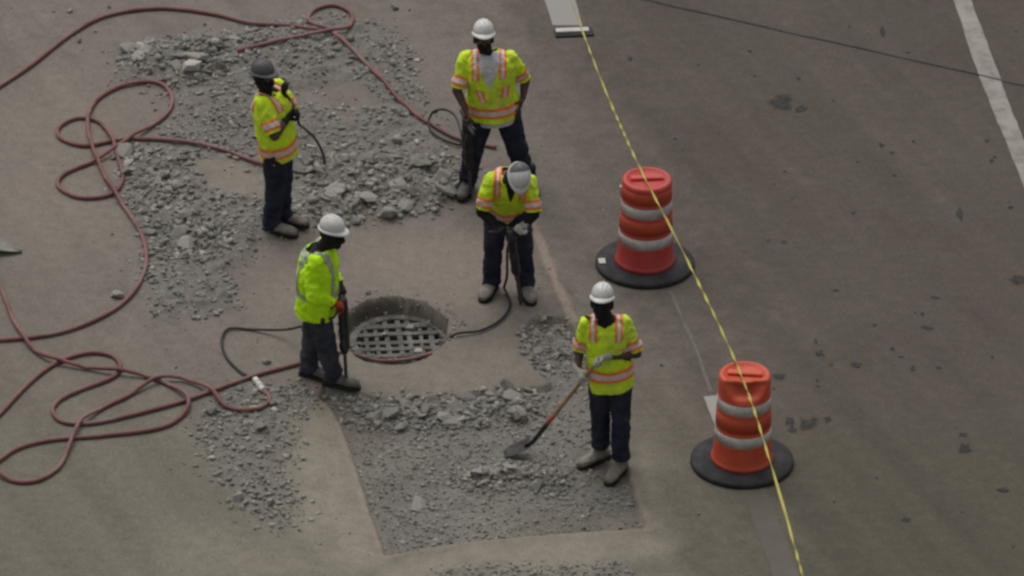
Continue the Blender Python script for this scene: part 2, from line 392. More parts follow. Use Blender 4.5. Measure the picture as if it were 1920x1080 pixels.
# ------------------------------------------------------------------ object helpers
COL = scene.collection
def mesh_obj(name, me, mat, parent=None, smooth=False):
    o = bpy.data.objects.new(name, me); COL.objects.link(o)
    if mat is not None and not me.materials: me.materials.append(mat)
    if smooth:
        me.polygons.foreach_set('use_smooth', np.ones(len(me.polygons), bool))
    if parent is not None: o.parent = parent
    return o
def tag(o, label, cat, group=None):
    o['label'] = label; o['category'] = cat
    if group: o['group'] = group
    return o
def empty(name, loc):
    e = bpy.data.objects.new(name, None); COL.objects.link(e); e.location = loc
    e.empty_display_size = 0.2
    return e
class MB:
    def __init__(s): s.v = []; s.f = []
    def loft(s, secs, n=14, cap=True, closed=True):
        b = len(s.v)
        for c, u, w in secs:
            for i in range(n):
                a = 2 * math.pi * i / n
                s.v.append(tuple(c + u * math.cos(a) + w * math.sin(a)))
        for k in range(len(secs) - 1):
            for i in range(n):
                j = (i + 1) % n
                s.f.append((b + k * n + i, b + k * n + j, b + (k + 1) * n + j, b + (k + 1) * n + i))
        if cap:
            s.f.append(tuple(b + i for i in reversed(range(n))))
            e = b + (len(secs) - 1) * n
            s.f.append(tuple(e + i for i in range(n)))
    def capsule(s, a, b_, ra, rb, n=12, flat=1.0, side=None):
        d = (b_ - a); L = d.length; d = d / max(L, 1e-9)
        if side is None:
            side = d.cross(Vector((0, 0, 1)))
            if side.length < 0.2: side = d.cross(Vector((1, 0, 0)))
        u = (side - d * side.dot(d)).normalized(); w = d.cross(u)
        secs = []
        for t in (-0.98, -0.8, -0.45, 0):
            k = math.sqrt(1 - t * t) * ra
            secs.append((a + d * t * ra, u * k, w * k * flat))
        for t in (0.33, 0.66):
            k = ra + (rb - ra) * t
            secs.append((a + d * L * t, u * k, w * k * flat))
        for t in (0, 0.45, 0.8, 0.98):
            k = math.sqrt(1 - t * t) * rb
            secs.append((b_ + d * t * rb, u * k, w * k * flat))
        s.loft(secs, n)
    def ellipsoid(s, c, u, v, w, n=16, m=9):      # u,v ring axes, w pole axis
        secs = []
        for i in range(m + 1):
            t = -0.995 + 1.99 * i / m
            t = math.sin(t * math.pi / 2)
            k = math.sqrt(max(1 - t * t, 1e-4))
            secs.append((c + w * t, u * k, v * k))
        s.loft(secs, n)
    def box(s, c, u, v, w):                       # half axes
        b = len(s.v)
        for i in (-1, 1):
            for j in (-1, 1):
                for k in (-1, 1):
                    s.v.append(tuple(c + u * i + v * j + w * k))
        for q in ((0, 1, 3, 2), (4, 6, 7, 5), (0, 4, 5, 1), (2, 3, 7, 6), (0, 2, 6, 4), (1, 5, 7, 3)):
            s.f.append(tuple(b + i for i in q))
    def mesh(s, name):
        me = bpy.data.meshes.new(name); me.from_pydata(s.v, [], s.f); me.update()
        bm = bmesh.new(); bm.from_mesh(me); bmesh.ops.recalc_face_normals(bm, faces=bm.faces[:]); bm.to_mesh(me); bm.free()
        return me
    def build(s, name, mat, parent=None, smooth=False):
        return mesh_obj(name, s.mesh(name), mat, parent, smooth)
    def remesh(s, name, voxel, smooth=3):
        me = s.mesh(name + '_src')
        o = bpy.data.objects.new('tmp', me); COL.objects.link(o)
        md = o.modifiers.new('r', 'REMESH'); md.mode = 'VOXEL'; md.voxel_size = voxel; md.adaptivity = 0
        if smooth:
            sm = o.modifiers.new('s', 'SMOOTH'); sm.factor = 0.5; sm.iterations = smooth
        dg = bpy.context.evaluated_depsgraph_get()
        r = bpy.data.meshes.new_from_object(o.evaluated_get(dg)); r.name = name
        bpy.data.objects.remove(o); bpy.data.meshes.remove(me)
        return r
def lathe(mb, base, prof, n=40, axis=Vector((0, 0, 1)), u=Vector((1, 0, 0))):
    w = axis.cross(u).normalized()
    mb.loft([(base + axis * z, u * r, w * r) for r, z in prof], n)
def cat_rom(pts, step=0.03):
    P = [pts[0] * 2 - pts[1]] + list(pts) + [pts[-1] * 2 - pts[-2]]
    out = []
    for i in range(1, len(P) - 2):
        p0, p1, p2, p3 = P[i - 1:i + 3]
        n = max(2, int((p2 - p1).length / step))
        for k in range(n):
            t = k / n
            out.append(0.5 * ((2 * p1) + (p2 - p0) * t + (2 * p0 - 5 * p1 + 4 * p2 - p3) * t * t + (3 * p1 - p0 - 3 * p2 + p3) * t ** 3))
    out.append(P[-2])
    return out
def tube(mb, pts, r, n=8):
    secs = []; u = None
    for i, p in enumerate(pts):
        d = (pts[min(i + 1, len(pts) - 1)] - pts[max(i - 1, 0)])
        if d.length < 1e-9: continue
        d.normalize()
        if u is None:
            u = d.cross(Vector((0, 0, 1)))
            if u.length < 0.1: u = d.cross(Vector((1, 0, 0)))
        u = (u - d * u.dot(d)).normalized()
        rr = r(i / len(pts)) if callable(r) else r
        secs.append((p, u * rr, d.cross(u) * rr))
    mb.loft(secs, n)

# ------------------------------------------------------------------ the ground: one sheet
def build_ground():
    fx = np.linspace(-5.3, 5.3, 500); fy = np.linspace(-5.7, 6.1, 560)
    out = np.array([5.6, 6.2, 7.5, 10, 15, 25, 50, 120, 300, 900.0])
    xs = np.concatenate([-out[::-1], fx, out]); ys = np.concatenate([-out[::-1] - 0.4, fy, out + 0.8])
    X, Y = np.meshgrid(xs, ys)
    x = X.ravel(); y = Y.ravel()
    up, le, bo, tr = zone_masks(x, y)
    z = height(x, y)
    nx, ny = len(xs), len(ys)
    i = np.arange((nx - 1) * (ny - 1)); r_, c_ = i // (nx - 1), i % (nx - 1)
    a = r_ * nx + c_
    quads = np.stack([a, a + 1, a + nx + 1, a + nx], 1)
    cx = x[quads].mean(1); cy = y[quads].mean(1)
    keep = np.hypot(cx - GR_C.x, cy - GR_C.y) > GR_R - 0.02
    quads = quads[keep]
    me = bpy.data.meshes.new('road')
    me.vertices.add(len(x)); me.vertices.foreach_set('co', np.stack([x, y, z], 1).ravel().astype(np.float32))
    me.loops.add(quads.size); me.loops.foreach_set('vertex_index', quads.ravel().astype(np.int32))
    me.polygons.add(len(quads)); me.polygons.foreach_set('loop_start', (np.arange(len(quads)) * 4).astype(np.int32))
    me.update(calc_edges=True)
    def attr(n, v):
        A = me.attributes.new(n, 'FLOAT', 'POINT'); A.data.foreach_set('value', np.clip(v, 0, 1).astype(np.float32))
    a1, a2 = G(1060, 300), G(1330, 1000)
    d = (np.array([a2.x - a1.x, a2.y - a1.y])); d /= np.linalg.norm(d)
    side = (x - a1.x) * (-d[1]) + (y - a1.y) * d[0]
    if ((G(1700, 500).x - a1.x) * (-d[1]) + (G(1700, 500).y - a1.y) * d[0]) < 0: side = -side
    attr('lane', sstep(-1.5, 1.6, side + 0.5 * (fbm(x, y, 0.8, 3, 21) - 0.5)))
    fn = fbm(x, y, 5, 4, 15)
    rub = np.maximum.reduce([up * sstep(0.2, 0.45, fn), le * sstep(0.2, 0.5, fn), tr * (0.30 + 0.70 * sstep(0.36, 0.56, fbm(x, y, 2.2, 4, 91))), bo * sstep(0.2, 0.5, fn)])
    attr('rub', rub * 0.92)
    pale = np.zeros(len(x))
    for ln, wd, am in zip(CUT_LINES, (0.075, 0.06, 0.05, 0.05), (0.95, 0.5, 0.5, 0.9)):
        for k in range(len(ln) - 1):
            ax, ay = ln[k]; bx, by = ln[k + 1]; ex, ey = bx - ax, by - ay
            t = np.clip(((x - ax) * ex + (y - ay) * ey) / (ex * ex + ey * ey), 0, 1)
            dd = np.hypot(x - ax - t * ex, y - ay - t * ey)
            pale = np.maximum(pale, am * (1 - sstep(wd * 0.4, wd, dd + 0.05 * (fn - 0.5))))
    attr('pale', pale * (1 - tr * 0.9))
    attr('olive', 0.85 * sstep(-0.4, -3.8, y + 0.8 * (fbm(x, y, 0.7, 3, 77) - 0.5)))
    dz_ = np.zeros(len(x))
    wx = x + 0.25 * (fbm(x, y, 1.8, 4, 41) - 0.5); wy = y + 0.5 * (fbm(x, y, 1.8, 4, 42) - 0.5)
    for poly, am, soft in ((gp([(540, 790), (600, 742), (640, 800), (690, 960), (725, 1045), (640, 1075), (560, 1010), (548, 900)]), 0.95, 0.22),
                           (gp([(690, 1052), (900, 1018), (1212, 996), (1265, 1005), (1250, 1050), (1000, 1062), (780, 1085), (700, 1090)]), 0.95, 0.2),
                           (gp([(1180, 870), (1215, 990), (1262, 1000), (1235, 900), (1205, 840)]), 0.7, 0.2),
                           (gp([(620, 660), (700, 690), (860, 680), (960, 640), (1000, 700), (940, 728), (760, 745), (640, 725)]), 0.55, 0.25),
                           (gp([(440, 640), (520, 600), (560, 700), (470, 720)]), 0.3, 0.3),
                           (gp([(360, 290), (470, 300), (500, 370), (420, 380)]), 0.6, 0.25),
                           (gp([(330, 1000), (560, 1010), (720, 1100), (300, 1100)]), 0.55, 0.5)):
        dz_ = np.maximum(dz_, am * (1 - sstep(-soft, soft, sdf(poly, wx, wy))))
    trp = tr * 0.3 * sstep(0.52, 0.66, fbm(x, y, 1.6, 4, 95))
    attr('dust', trp + dz_ * (1 - tr) * (0.65 + 0.35 * sstep(0.3, 0.5, fbm(x, y, 4, 4, 44))))
    pk = 0.0 * x
    for poly, am, soft in ((gp([(470, 470), (620, 440), (880, 430), (960, 470), (1000, 560), (900, 600), (700, 540), (520, 600), (460, 560)]), 0.7, 0.35),
                           (gp([(0, 200), (120, 120), (240, 200), (220, 420), (120, 480), (0, 470)]), 0.45, 0.5)):
        pk = np.maximum(pk, am * (1 - sstep(-soft, soft, sdf(poly, wx, wy))))
    attr('rosy', pk)
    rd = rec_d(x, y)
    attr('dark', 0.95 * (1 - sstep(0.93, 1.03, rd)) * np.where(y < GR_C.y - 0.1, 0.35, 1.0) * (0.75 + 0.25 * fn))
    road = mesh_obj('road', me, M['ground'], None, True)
    road['kind'] = 'structure'
    return road
road = build_ground()

def sheet(name, poly, mat, z=0.004, parent=None, sub=None):
    me = bpy.data.meshes.new(name)
    me.from_pydata([(p[0], p[1], z) for p in poly], [], [tuple(range(len(poly)))]); me.update()
    o = mesh_obj(name, me, mat, parent)
    return o
def strip_poly(pix_l, pix_r, jag=0.0, sub=6):
    def dens(P):
        o = []
        for a, b in zip(P[:-1], P[1:]):
            for k in range(sub): o.append(((a[0] + (b[0] - a[0]) * k / sub), (a[1] + (b[1] - a[1]) * k / sub)))
        return o + [P[-1]]
    L_ = [G(*p) for p in dens(pix_l)]; R_ = [G(*p) for p in dens(pix_r)]
    pts = [(p.x + random.uniform(-jag, jag), p.y) for p in L_] + [(p.x + random.uniform(-jag, jag), p.y) for p in reversed(R_)]
    return pts
def flat_up(o):
    me = o.data
    if me.polygons[0].normal.z < 0: me.flip_normals()
    return o
o = flat_up(sheet('lane_dash', strip_poly([(1005, -50), (1037, 48)], [(1066, -50), (1092, 48)], 0.004), M['paint_new'])); o['kind'] = 'structure'
o = flat_up(sheet('lane_dash', strip_poly([(1320, 742), (1345, 815), (1395, 930), (1460, 1110)], [(1370, 742), (1390, 815), (1440, 930), (1512, 1110)], 0.006), M['paint_faint'])); o['kind'] = 'structure'
o = flat_up(sheet('lane_dash_end', strip_poly([(1319, 745), (1346, 812)], [(1348, 742), (1392, 812)], 0.004), M['paint_new'], 0.008)); o['kind'] = 'structure'
o = flat_up(sheet('lane_scuff', strip_poly([(1252, 545), (1300, 650), (1330, 735)], [(1259, 545), (1307, 650), (1338, 735)], 0.008), M['paint_scuff'], 0.004)); o['kind'] = 'structure'
o = flat_up(sheet('edge_line', strip_poly([(1775, -40), (1824, 110), (1858, 200), (1900, 300), (1990, 520)],
                                          [(1805, -40), (1862, 110), (1894, 200), (1936, 300), (2026, 520)], 0.006, 10), M['paint'])); o['kind'] = 'structure'
# sealed joint across the lane
mb = MB()
jp = cat_rom([G(*p, 0.006) for p in [(1130, -22), (1225, 2), (1400, 42), (1600, 87), (1800, 132), (1920, 160), (2050, 190)]], 0.05)
secs = []
for k, p in enumerate(jp):
    w = 0.014 + 0.008 * mnoise.noise(p * 2.5); s = Vector((0.25, 1, 0)).normalized()
    off = s * 0.010 * mnoise.noise(p * 1.7 + Vector((9, 0, 0)))
    secs.append((p + off, s * max(w, 0.007), Vector((0, 0, 0.004))))
mb.loft(secs, 6)
o = mb.build('pavement_joint', M['tar']); o['kind'] = 'structure'

# oil and tar spots: thin irregular patches that belong to the road
STAINS = [(1468, 195, 26, 14), (1500, 205, 12, 7), (1538, 663, 9, 6), (1607, 685, 11, 6), (1558, 684, 5, 4), (1516, 795, 17, 12), (1482, 790, 8, 9),
          (1486, 806, 9, 7), (1552, 787, 9, 5), (1460, 707, 14, 6), (1755, 559, 13, 3), (1738, 615, 13, 4), (1712, 692, 5, 5), (1673, 655, 6, 4),
          (1810, 842, 13, 9), (1805, 817, 11, 4), (1910, 525, 22, 9), (1800, 402, 6, 12), (1655, 60, 5, 12), (1850, 265, 5, 4), (1860, 302, 5, 4),
          (1653, 273, 6, 4), (1672, 287, 5, 4), (1678, 330, 4, 3), (1712, 266, 4, 3), (1497, 148, 5, 4), (1182, 110, 6, 5), (1895, 390, 6, 4), (1470, 455, 7, 3),
          (1530, 640, 4, 5), (1730, 590, 4, 4), (1690, 670, 7, 2), (1880, 920, 14, 4), (1700, 975, 10, 4), (1760, 690, 6, 3), (1600, 400, 4, 3), (1640, 610, 5, 3), (1565, 545, 8, 2), (1025, 735, 4, 3)]
for k in range(26):
    STAINS.append((rng.uniform(1240, 1910), rng.uniform(20, 1070), rng.uniform(2, 4.5), rng.uniform(1.5, 3)))
stain_n = 0
for k, (px, py, rx, ry) in enumerate(STAINS):
    c = G(px, py); ax = rx / PXM * 0.85; ay = ry / PXM * 1.7
    n = 20; vs = [(c.x, c.y, 0.003)]; ed = [1.0]
    for f_ in (0.35, 0.7, 1.0, 1.35):
        for i in range(n):
            a = 2 * math.pi * i / n
            q = (1 + 0.75 * mnoise.noise(Vector((math.cos(a) * 1.3 + k * 3.1, math.sin(a) * 1.3, k)))) * f_
            vs.append((c.x + ax * q * math.cos(a), c.y + ay * q * math.sin(a), 0.003)); ed.append(max(0.0, 1 - f_ / 1.35))
    fs = [(0, 1 + i, 1 + (i + 1) % n) for i in range(n)]
    for r_ in range(3):
        for i in range(n):
            j_ = (i + 1) % n
            fs.append((1 + r_ * n + i, 1 + (r_ + 1) * n + i, 1 + (r_ + 1) * n + j_, 1 + r_ * n + j_))
    me = bpy.data.meshes.new('stain'); me.from_pydata(vs, [], fs); me.update()
    at_ = me.attributes.new('soak', 'FLOAT', 'POINT'); at_.data.foreach_set('value', np.array(ed, np.float32))
    mesh_obj('stain', me, M['stain'], road)

# ------------------------------------------------------------------ manhole: shaft and grate
gc = Vector((GR_C.x, GR_C.y, 0))
mh = empty('drain_grate', (gc.x, gc.y, GZ - 0.03))
dz = GZ + 0.095
tag(mh, 'round dusty cast iron drain grate sunk in the broken pavement', 'drain grate')
def off(o, e):      # parent an object given in world coordinates to an empty without rotation
    o.parent = e; o.matrix_parent_inverse = Matrix.Translation(-Vector(e.location)); return o
m1 = MB()
prof = [(0.455, -0.16), (0.455, -0.092), (0.44, -0.088), (0.40, -0.088), (0.385, -0.094), (0.385, -0.16), (0.455, -0.16)]
m1.loft([(gc + Vector((0, 0, z + dz)), Vector((r, 0, 0)), Vector((0, r, 0))) for r, z in prof], 48, cap=False)
off(m1.build('frame', M['iron_dark'], None), mh)
ang = R(6)
gu = Vector((math.cos(ang), math.sin(ang), 0)); gv = Vector((-math.sin(ang), math.cos(ang), 0))
for v in np.linspace(-0.385, 0.385, 7)[1:-1]:
    hl = math.sqrt(0.385 ** 2 - v ** 2)
    m1 = MB(); jt = random.uniform(-0.012, 0.012); m1.box(gc + gv * (v + jt) + Vector((0, 0, -0.118 + dz + jt * 0.4)), (gu + gv * random.uniform(-0.015, 0.015)) * hl, gv * random.uniform(0.027, 0.036), Vector((0, 0, 0.02)))
    off(m1.build('bar', M['iron'], None), mh)
for u in np.linspace(-0.385, 0.385, 9)[1:-1]:
    hl = math.sqrt(0.385 ** 2 - u ** 2)
    m1 = MB(); jt = random.uniform(-0.012, 0.012); m1.box(gc + gu * (u + jt) + Vector((0, 0, -0.124 + dz)), gv * hl, gu * random.uniform(0.016, 0.024), Vector((0, 0, 0.02)))
    off(m1.build('cross_bar', M['iron'], None), mh)
m1 = MB()
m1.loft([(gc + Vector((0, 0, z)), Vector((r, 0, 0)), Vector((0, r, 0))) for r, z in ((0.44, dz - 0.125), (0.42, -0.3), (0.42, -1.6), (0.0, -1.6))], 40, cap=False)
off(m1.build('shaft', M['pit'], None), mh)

# ------------------------------------------------------------------ rubble
def chunk_mesh(seed, flat=0.6, n=13):
    r = random.Random(seed); bm = bmesh.new()
    for i in range(n):
        v = Vector((r.gauss(0, 1), r.gauss(0, 1), r.gauss(0, 1))).normalized() * r.uniform(0.75, 1.05)
        v = Vector((max(-0.75, min(0.75, v.x)) * 1.15, max(-0.7, min(0.7, v.y)), max(-0.62, min(0.62, v.z)) * flat))
        bm.verts.new(v)
    ret = bmesh.ops.convex_hull(bm, input=bm.verts[:])
    bmesh.ops.delete(bm, geom=list({g for g in ret['geom_interior'] + ret['geom_unused'] if isinstance(g, bmesh.types.BMVert)}), context='VERTS')
    me = bpy.data.meshes.new('concrete_chunk'); bm.to_mesh(me); bm.free()
    me.materials.append(M['stone'])
    return me
CH = [chunk_mesh(100 + i, random.uniform(0.5, 0.95), random.choice((11, 13, 15, 17))) for i in range(14)]
SLAB = [chunk_mesh(300 + i, random.uniform(0.25, 0.4), 18) for i in range(5)]
def sample(poly, n, thr=None, seed=0, feather=0.0):
    lo, hi = poly.min(0) - feather, poly.max(0) + feather
    out = []
    tot = 0
    while tot < n:
        p = rng.uniform(lo, hi, (4 * n + 200, 2))
        d = sdf(poly, p[:, 0], p[:, 1])
        k = d < feather * rng.random(len(p)) ** 2 - 0.02
        for bz in (Z_BARE1, Z_BARE2):
            if poly is Z_UP: k &= (sdf(bz, p[:, 0], p[:, 1]) > 0.02) | (rng.random(len(p)) < 0.15)
        k &= rec_d(p[:, 0], p[:, 1]) > 1.02
        if thr is not None: k &= fbm(p[:, 0], p[:, 1], 2.6, 3, 60 + seed) + 0.25 * (rng.random(len(p)) - 0.5) > thr
        out.append(p[k]); tot += k.sum()
    return np.concatenate(out)[:n]
def place_chunk(me, x, y, s, label, group, sink=0.2, tilt=0.5):
    o = bpy.data.objects.new('concrete_chunk', me); COL.objects.link(o)
    o.scale = (s, s * random.uniform(0.8, 1.1), s)
    o.rotation_euler = (random.gauss(0, tilt), random.gauss(0, tilt), random.uniform(0, 6.28))
    zz = max(abs(v.co.z) for v in me.vertices) * s
    o.location = (x, y, hz(x, y) + zz * (1 - sink * 1.6))
    tag(o, label, 'concrete chunk', group)
    return o
# distinctive big pieces
BIG = [(278, 82, 0.12, 'S', 'dark curved slab of concrete at the far upper left corner of the rubble'),
       (365, 124, 0.15, 'S', 'large pale flat slab of concrete left of the grey helmet'),
       (318, 118, 0.10, 'S', 'flat concrete slab between the dark curved slab and the pale flat slab'),
       (238, 103, 0.08, 'C', 'leftmost pale concrete lump at the upper left tip of the rubble'),
       (785, 328, 0.13, 'S', 'broad pale slab of concrete left of the standing worker\'s lower leg'),
       (760, 398, 0.10, 'S', 'tilted concrete slab at the front edge of the rubble, left of the bowed worker'),
       (622, 365, 0.11, 'S', 'flat slab of concrete in the rubble right of the grey-helmeted worker\'s knees'),
       (690, 385, 0.12, 'S', 'wide dark-edged slab near the front edge of the big rubble field'),
       (440, 80, 0.09, 'S', 'flat slab just under the straight buried hose at the top'),
       (235, 290, 0.11, 'C', 'pale block of concrete beside the knotted red hose'),
       (220, 557, 0.065, 'C', 'lone pale lump touching the red hose left of the rubble'),
       (785, 940, 0.11, 'S', 'large pale slab lying alone in the lower left of the cut trench'),
       (893, 895, 0.085, 'C', 'pale block at the left end of the shovelled pile'),
       (850, 790, 0.11, 'S', 'wide slab in the dark band of rubble below the drain grate'),
       (1050, 635, 0.08, 'S', 'tilted slab at the small rubble heap left of the shovel worker'),
       (398, 775, 0.075, 'C', 'large lump at the left tip of the heap below the hose coupling'),
       (770, 617, 0.05, 'C', 'pale stone lying on the middle of the drain grate'),
       (720, 628, 0.035, 'C', 'small pale stone lying on the left half of the drain grate'),
       (785, 660, 0.055, 'S', 'flat dusty stone lying on the front bars of the drain grate'),
       (805, 607, 0.035, 'C', 'small pale stone lying on the right rim of the drain grate'),
       (740, 17, 0.05, 'C', 'pale lump alone near the top edge, left of the white-helmeted standing worker'),
       (130, 22, 0.04, 'C', 'small pale lump inside the corner above the long hose arc'),
       (145, 78, 0.05, 'C', 'pale lump resting just below the long hose arc at upper left')]
for i, (px, py, s, kd, lab) in enumerate(BIG):
    on = 'grate' in lab and 'lying on' in lab
    p = G(px, py, GZ if on else 0.0)
    me = SLAB[i % 5] if kd == 'S' else CH[i % 14]
    o = place_chunk(me, p.x, p.y, s, lab, None, 0.12, 0.15)
    if on: o.location.z = GZ + 0.75 * max(abs(v.co.z) for v in me.vertices) * s
C1 = gp([(575, 300), (700, 290), (840, 300), (860, 385), (740, 415), (600, 425), (555, 400)])
C2 = gp([(222, 95), (290, 72), (420, 78), (440, 145), (330, 160), (225, 145)])
C3 = gp([(265, 390), (350, 385), (440, 410), (445, 470), (330, 490), (275, 470)])
C4 = gp([(215, 282), (300, 285), (380, 330), (370, 380), (240, 375)])
CL = 'grey broken concrete chunk in the '
ZN = [(C1, 62, None, 0.04, 0.125, CL + 'coarse rubble between the grey-helmeted worker and the tall worker', 'chunks between the two far workers'),
      (C2, 34, None, 0.035, 0.115, CL + 'far upper left tip of the rubble field', 'chunks at the upper left tip'),
      (C3, 32, None, 0.035, 0.105, CL + 'rubble left of the grey-helmeted worker\'s boots', 'chunks left of the boots'),
      (C4, 22, None, 0.035, 0.095, CL + 'rubble right beside the knotted red hose', 'chunks beside the knotted hose'),
      (Z_UP, 34, 0.50, 0.03, 0.07, 'grey broken concrete chunk in the big rubble field around the grey-helmeted worker', 'chunks in the big rubble field'),
      (Z_LEFT, 28, None, 0.028, 0.078, 'grey broken concrete chunk in the heap below the pale hose coupling', 'chunks in the heap below the hose coupling'),
      (Z_BAND, 32, None, 0.036, 0.115, 'grey broken concrete chunk in the dark band below the drain grate', 'chunks in the band below the drain grate'),
      (Z_PILE, 30, None, 0.030, 0.085, 'grey broken concrete chunk in the little pile by the shovel blade', 'chunks in the shovelled pile'),
      (Z_RIGHT, 20, None, 0.034, 0.080, 'grey broken concrete chunk in the small heap left of the shovel worker', 'chunks left of the shovel worker')]
for q, (poly, n, thr, s0, s1, lab, grp) in enumerate(ZN):
    P = sample(poly, n, thr, q)
    for i, (x, y) in enumerate(P):
        s = s0 + (s1 - s0) * random.random() ** 2.0
        place_chunk(random.choice(SLAB if random.random() < 0.5 else CH), x, y, s, lab, grp, 0.30, 0.35)
# loose bits kicked onto the pavement
for px, py, s in [(20, 15, .02), (205, 15, .03), (100, 22, .02), (385, 48, .025), (180, 60, .025), (155, 95, .02), (735, 12, .025), (768, 20, .02), (210, 440, .02),
                  (500, 680, .05), (520, 690, .03), (310, 655, .02), (330, 690, .02), (650, 440, .02), (690, 550, .035), (705, 545, .025), (1070, 770, .02), (1030, 505, .015), (1010, 540, .015),
                  (1090, 915, .02), (1310, 965, .02), (1548, 752, .012), (1390, 480, .012), (1030, 240, .014), (1015, 275, .014), (1060, 330, .012), (1245, 900, .015), (345, 870, .02), (320, 880, .015), (410, 1000, .012), (600, 1020, .02), (655, 1000, .015)]:
    p = G(px, py)
    place_chunk(random.choice(CH), p.x, p.y, s, 'small loose bit of concrete lying by itself on the bare pavement', 'loose bits on the bare pavement', 0.2)

def rubble_stuff(name, P, S, label):
    """thousands of small fragments, joined: too many and too small to pick apart"""
    data = []
    for me in CH + SLAB:
        v = np.array([tuple(w.co) for w in me.vertices]); t = []
        for p in me.polygons:
            i = list(p.vertices)
            for k in range(1, len(i) - 1): t.append((i[0], i[k], i[k + 1]))
        data.append((v, np.array(t)))
    VV = []; FF = []; TT = []; b = 0
    H = height(P[:, 0], P[:, 1])
    H = np.where(np.hypot(P[:, 0] - GR_C.x, P[:, 1] - GR_C.y) < GR_R + 0.04, GZ, H)
    for (x, y), s, h in zip(P, S, H):
        v, t = data[random.randrange(len(data))]
        a, c, e = random.uniform(0, 6.28), random.gauss(0, 0.5), random.gauss(0, 0.5)
        ca, sa, cc, sc, ce, se = math.cos(a), math.sin(a), math.cos(c), math.sin(c), math.cos(e), math.sin(e)
        Rm = np.array([[ca, -sa, 0], [sa, ca, 0], [0, 0, 1]]) @ np.array([[1, 0, 0], [0, cc, -sc], [0, sc, cc]]) @ np.array([[ce, 0, se], [0, 1, 0], [-se, 0, ce]])
        w = (v * s) @ Rm.T + (x, y, h + s * 0.12)
        VV.append(w); FF.append(t + b); TT.append(np.full(len(v), random.random())); b += len(v)
    V = np.concatenate(VV); F = np.concatenate(FF); T = np.concatenate(TT)
    me = bpy.data.meshes.new(name)
    me.vertices.add(len(V)); me.vertices.foreach_set('co', V.astype(np.float32).ravel())
    me.loops.add(F.size); me.loops.foreach_set('vertex_index', F.astype(np.int32).ravel())
    me.polygons.add(len(F)); me.polygons.foreach_set('loop_start', (np.arange(len(F)) * 3).astype(np.int32))
    me.update(calc_edges=True)
    A = me.attributes.new('tint', 'FLOAT', 'POINT'); A.data.foreach_set('value', T.astype(np.float32))
    o = mesh_obj(name, me, M['stone_stuff']); o['kind'] = 'stuff'
    tag(o, label, 'rubble')
    return o
def sizes(n, a, b, k=3.0):
    return a + (b - a) * rng.random(n) ** k
parts = []
def frag(poly, n, a, b, thr=None, seed=0, feather=0.12, k=3.0):
    return sample(poly, n, thr, seed, feather), sizes(n, a, b, k)
P, S = zip(frag(Z_UP, 3000, 0.006, 0.030, 0.40, 1, 0.25, 2.6), frag(Z_UP, 1700, 0.014, 0.042, 0.36, 2, 0.1, 1.8), frag(C1, 330, 0.018, 0.06, None, 0, 0.1, 1.6), frag(C2, 170, 0.018, 0.055, None, 0, 0.08, 1.6), frag(C3, 230, 0.016, 0.05, None, 0, 0.15, 1.6), frag(C4, 130, 0.016, 0.05, None, 0, 0.1, 1.6), frag(Z_UP, 420, 0.018, 0.05, 0.5, 4, 0.05, 1.6), frag(Z_UP, 2600, 0.004, 0.012, None, 0, 0.8))
rubble_stuff('rubble', np.concatenate(P), np.concatenate(S), 'grey concrete fragments spread behind the drain grate around the grey-helmeted worker')
P, S = zip(frag(Z_LEFT, 900, 0.008, 0.034, None, 0, 0.2, 2), frag(Z_LEFT, 160, 0.02, 0.045, None, 0, 0.05, 1.6), frag(Z_LEFT, 500, 0.004, 0.010, None, 0, 0.7))
rubble_stuff('rubble', np.concatenate(P), np.concatenate(S), 'grey concrete fragments heaped below the pale hose coupling at lower left')
P, S = zip(frag(Z_TRENCH, 4200, 0.005, 0.022, None, 0, 0.0, 3.5), frag(Z_BAND, 800, 0.012, 0.048, None, 0, 0.12, 1.7), frag(Z_PILE, 420, 0.012, 0.042, None, 0, 0.12, 1.7), frag(Z_TRENCH, 700, 0.008, 0.03, 0.5, 3, 0.02, 2), frag(Z_TRENCH, 800, 0.012, 0.034, 0.44, 6, 0.0, 2))
rubble_stuff('rubble', np.concatenate(P), np.concatenate(S), 'grey concrete fragments covering the floor of the saw-cut trench in front of the shovel worker')
P, S = zip(frag(Z_RIGHT, 280, 0.012, 0.045, None, 0, 0.12, 1.7), frag(Z_RIGHT, 200, 0.004, 0.010, None, 0, 0.6))
rubble_stuff('rubble', np.concatenate(P), np.concatenate(S), 'grey concrete fragments in the small heap left of the shovel worker')
P, S = frag(Z_BOT, 800, 0.006, 0.03, None, 0, 0.12)
rubble_stuff('rubble', P, S, 'grey concrete fragments along the bottom edge of the picture')
aa = rng.random(420) * 6.283; rr = 0.36 + 0.22 * rng.random(420) ** 1.2
P = np.stack([GR_C.x + rr * np.cos(aa), GR_C.y + rr * np.sin(aa) + 0.03], 1)
rubble_stuff('rubble', P, sizes(420, 0.004, 0.026, 2.5), 'small concrete crumbs scattered round the rim of the drain grate')
Z_WIDE = gp([(250, 0), (1080, 200), (1250, 700), (1300, 1080), (300, 1080), (300, 620), (120, 300)])
P, S = frag(Z_WIDE, 2200, 0.003, 0.011, None, 0, 0.3)
rubble_stuff('grit', P, S, 'fine concrete grit sprinkled thinly over the pavement between the heaps')

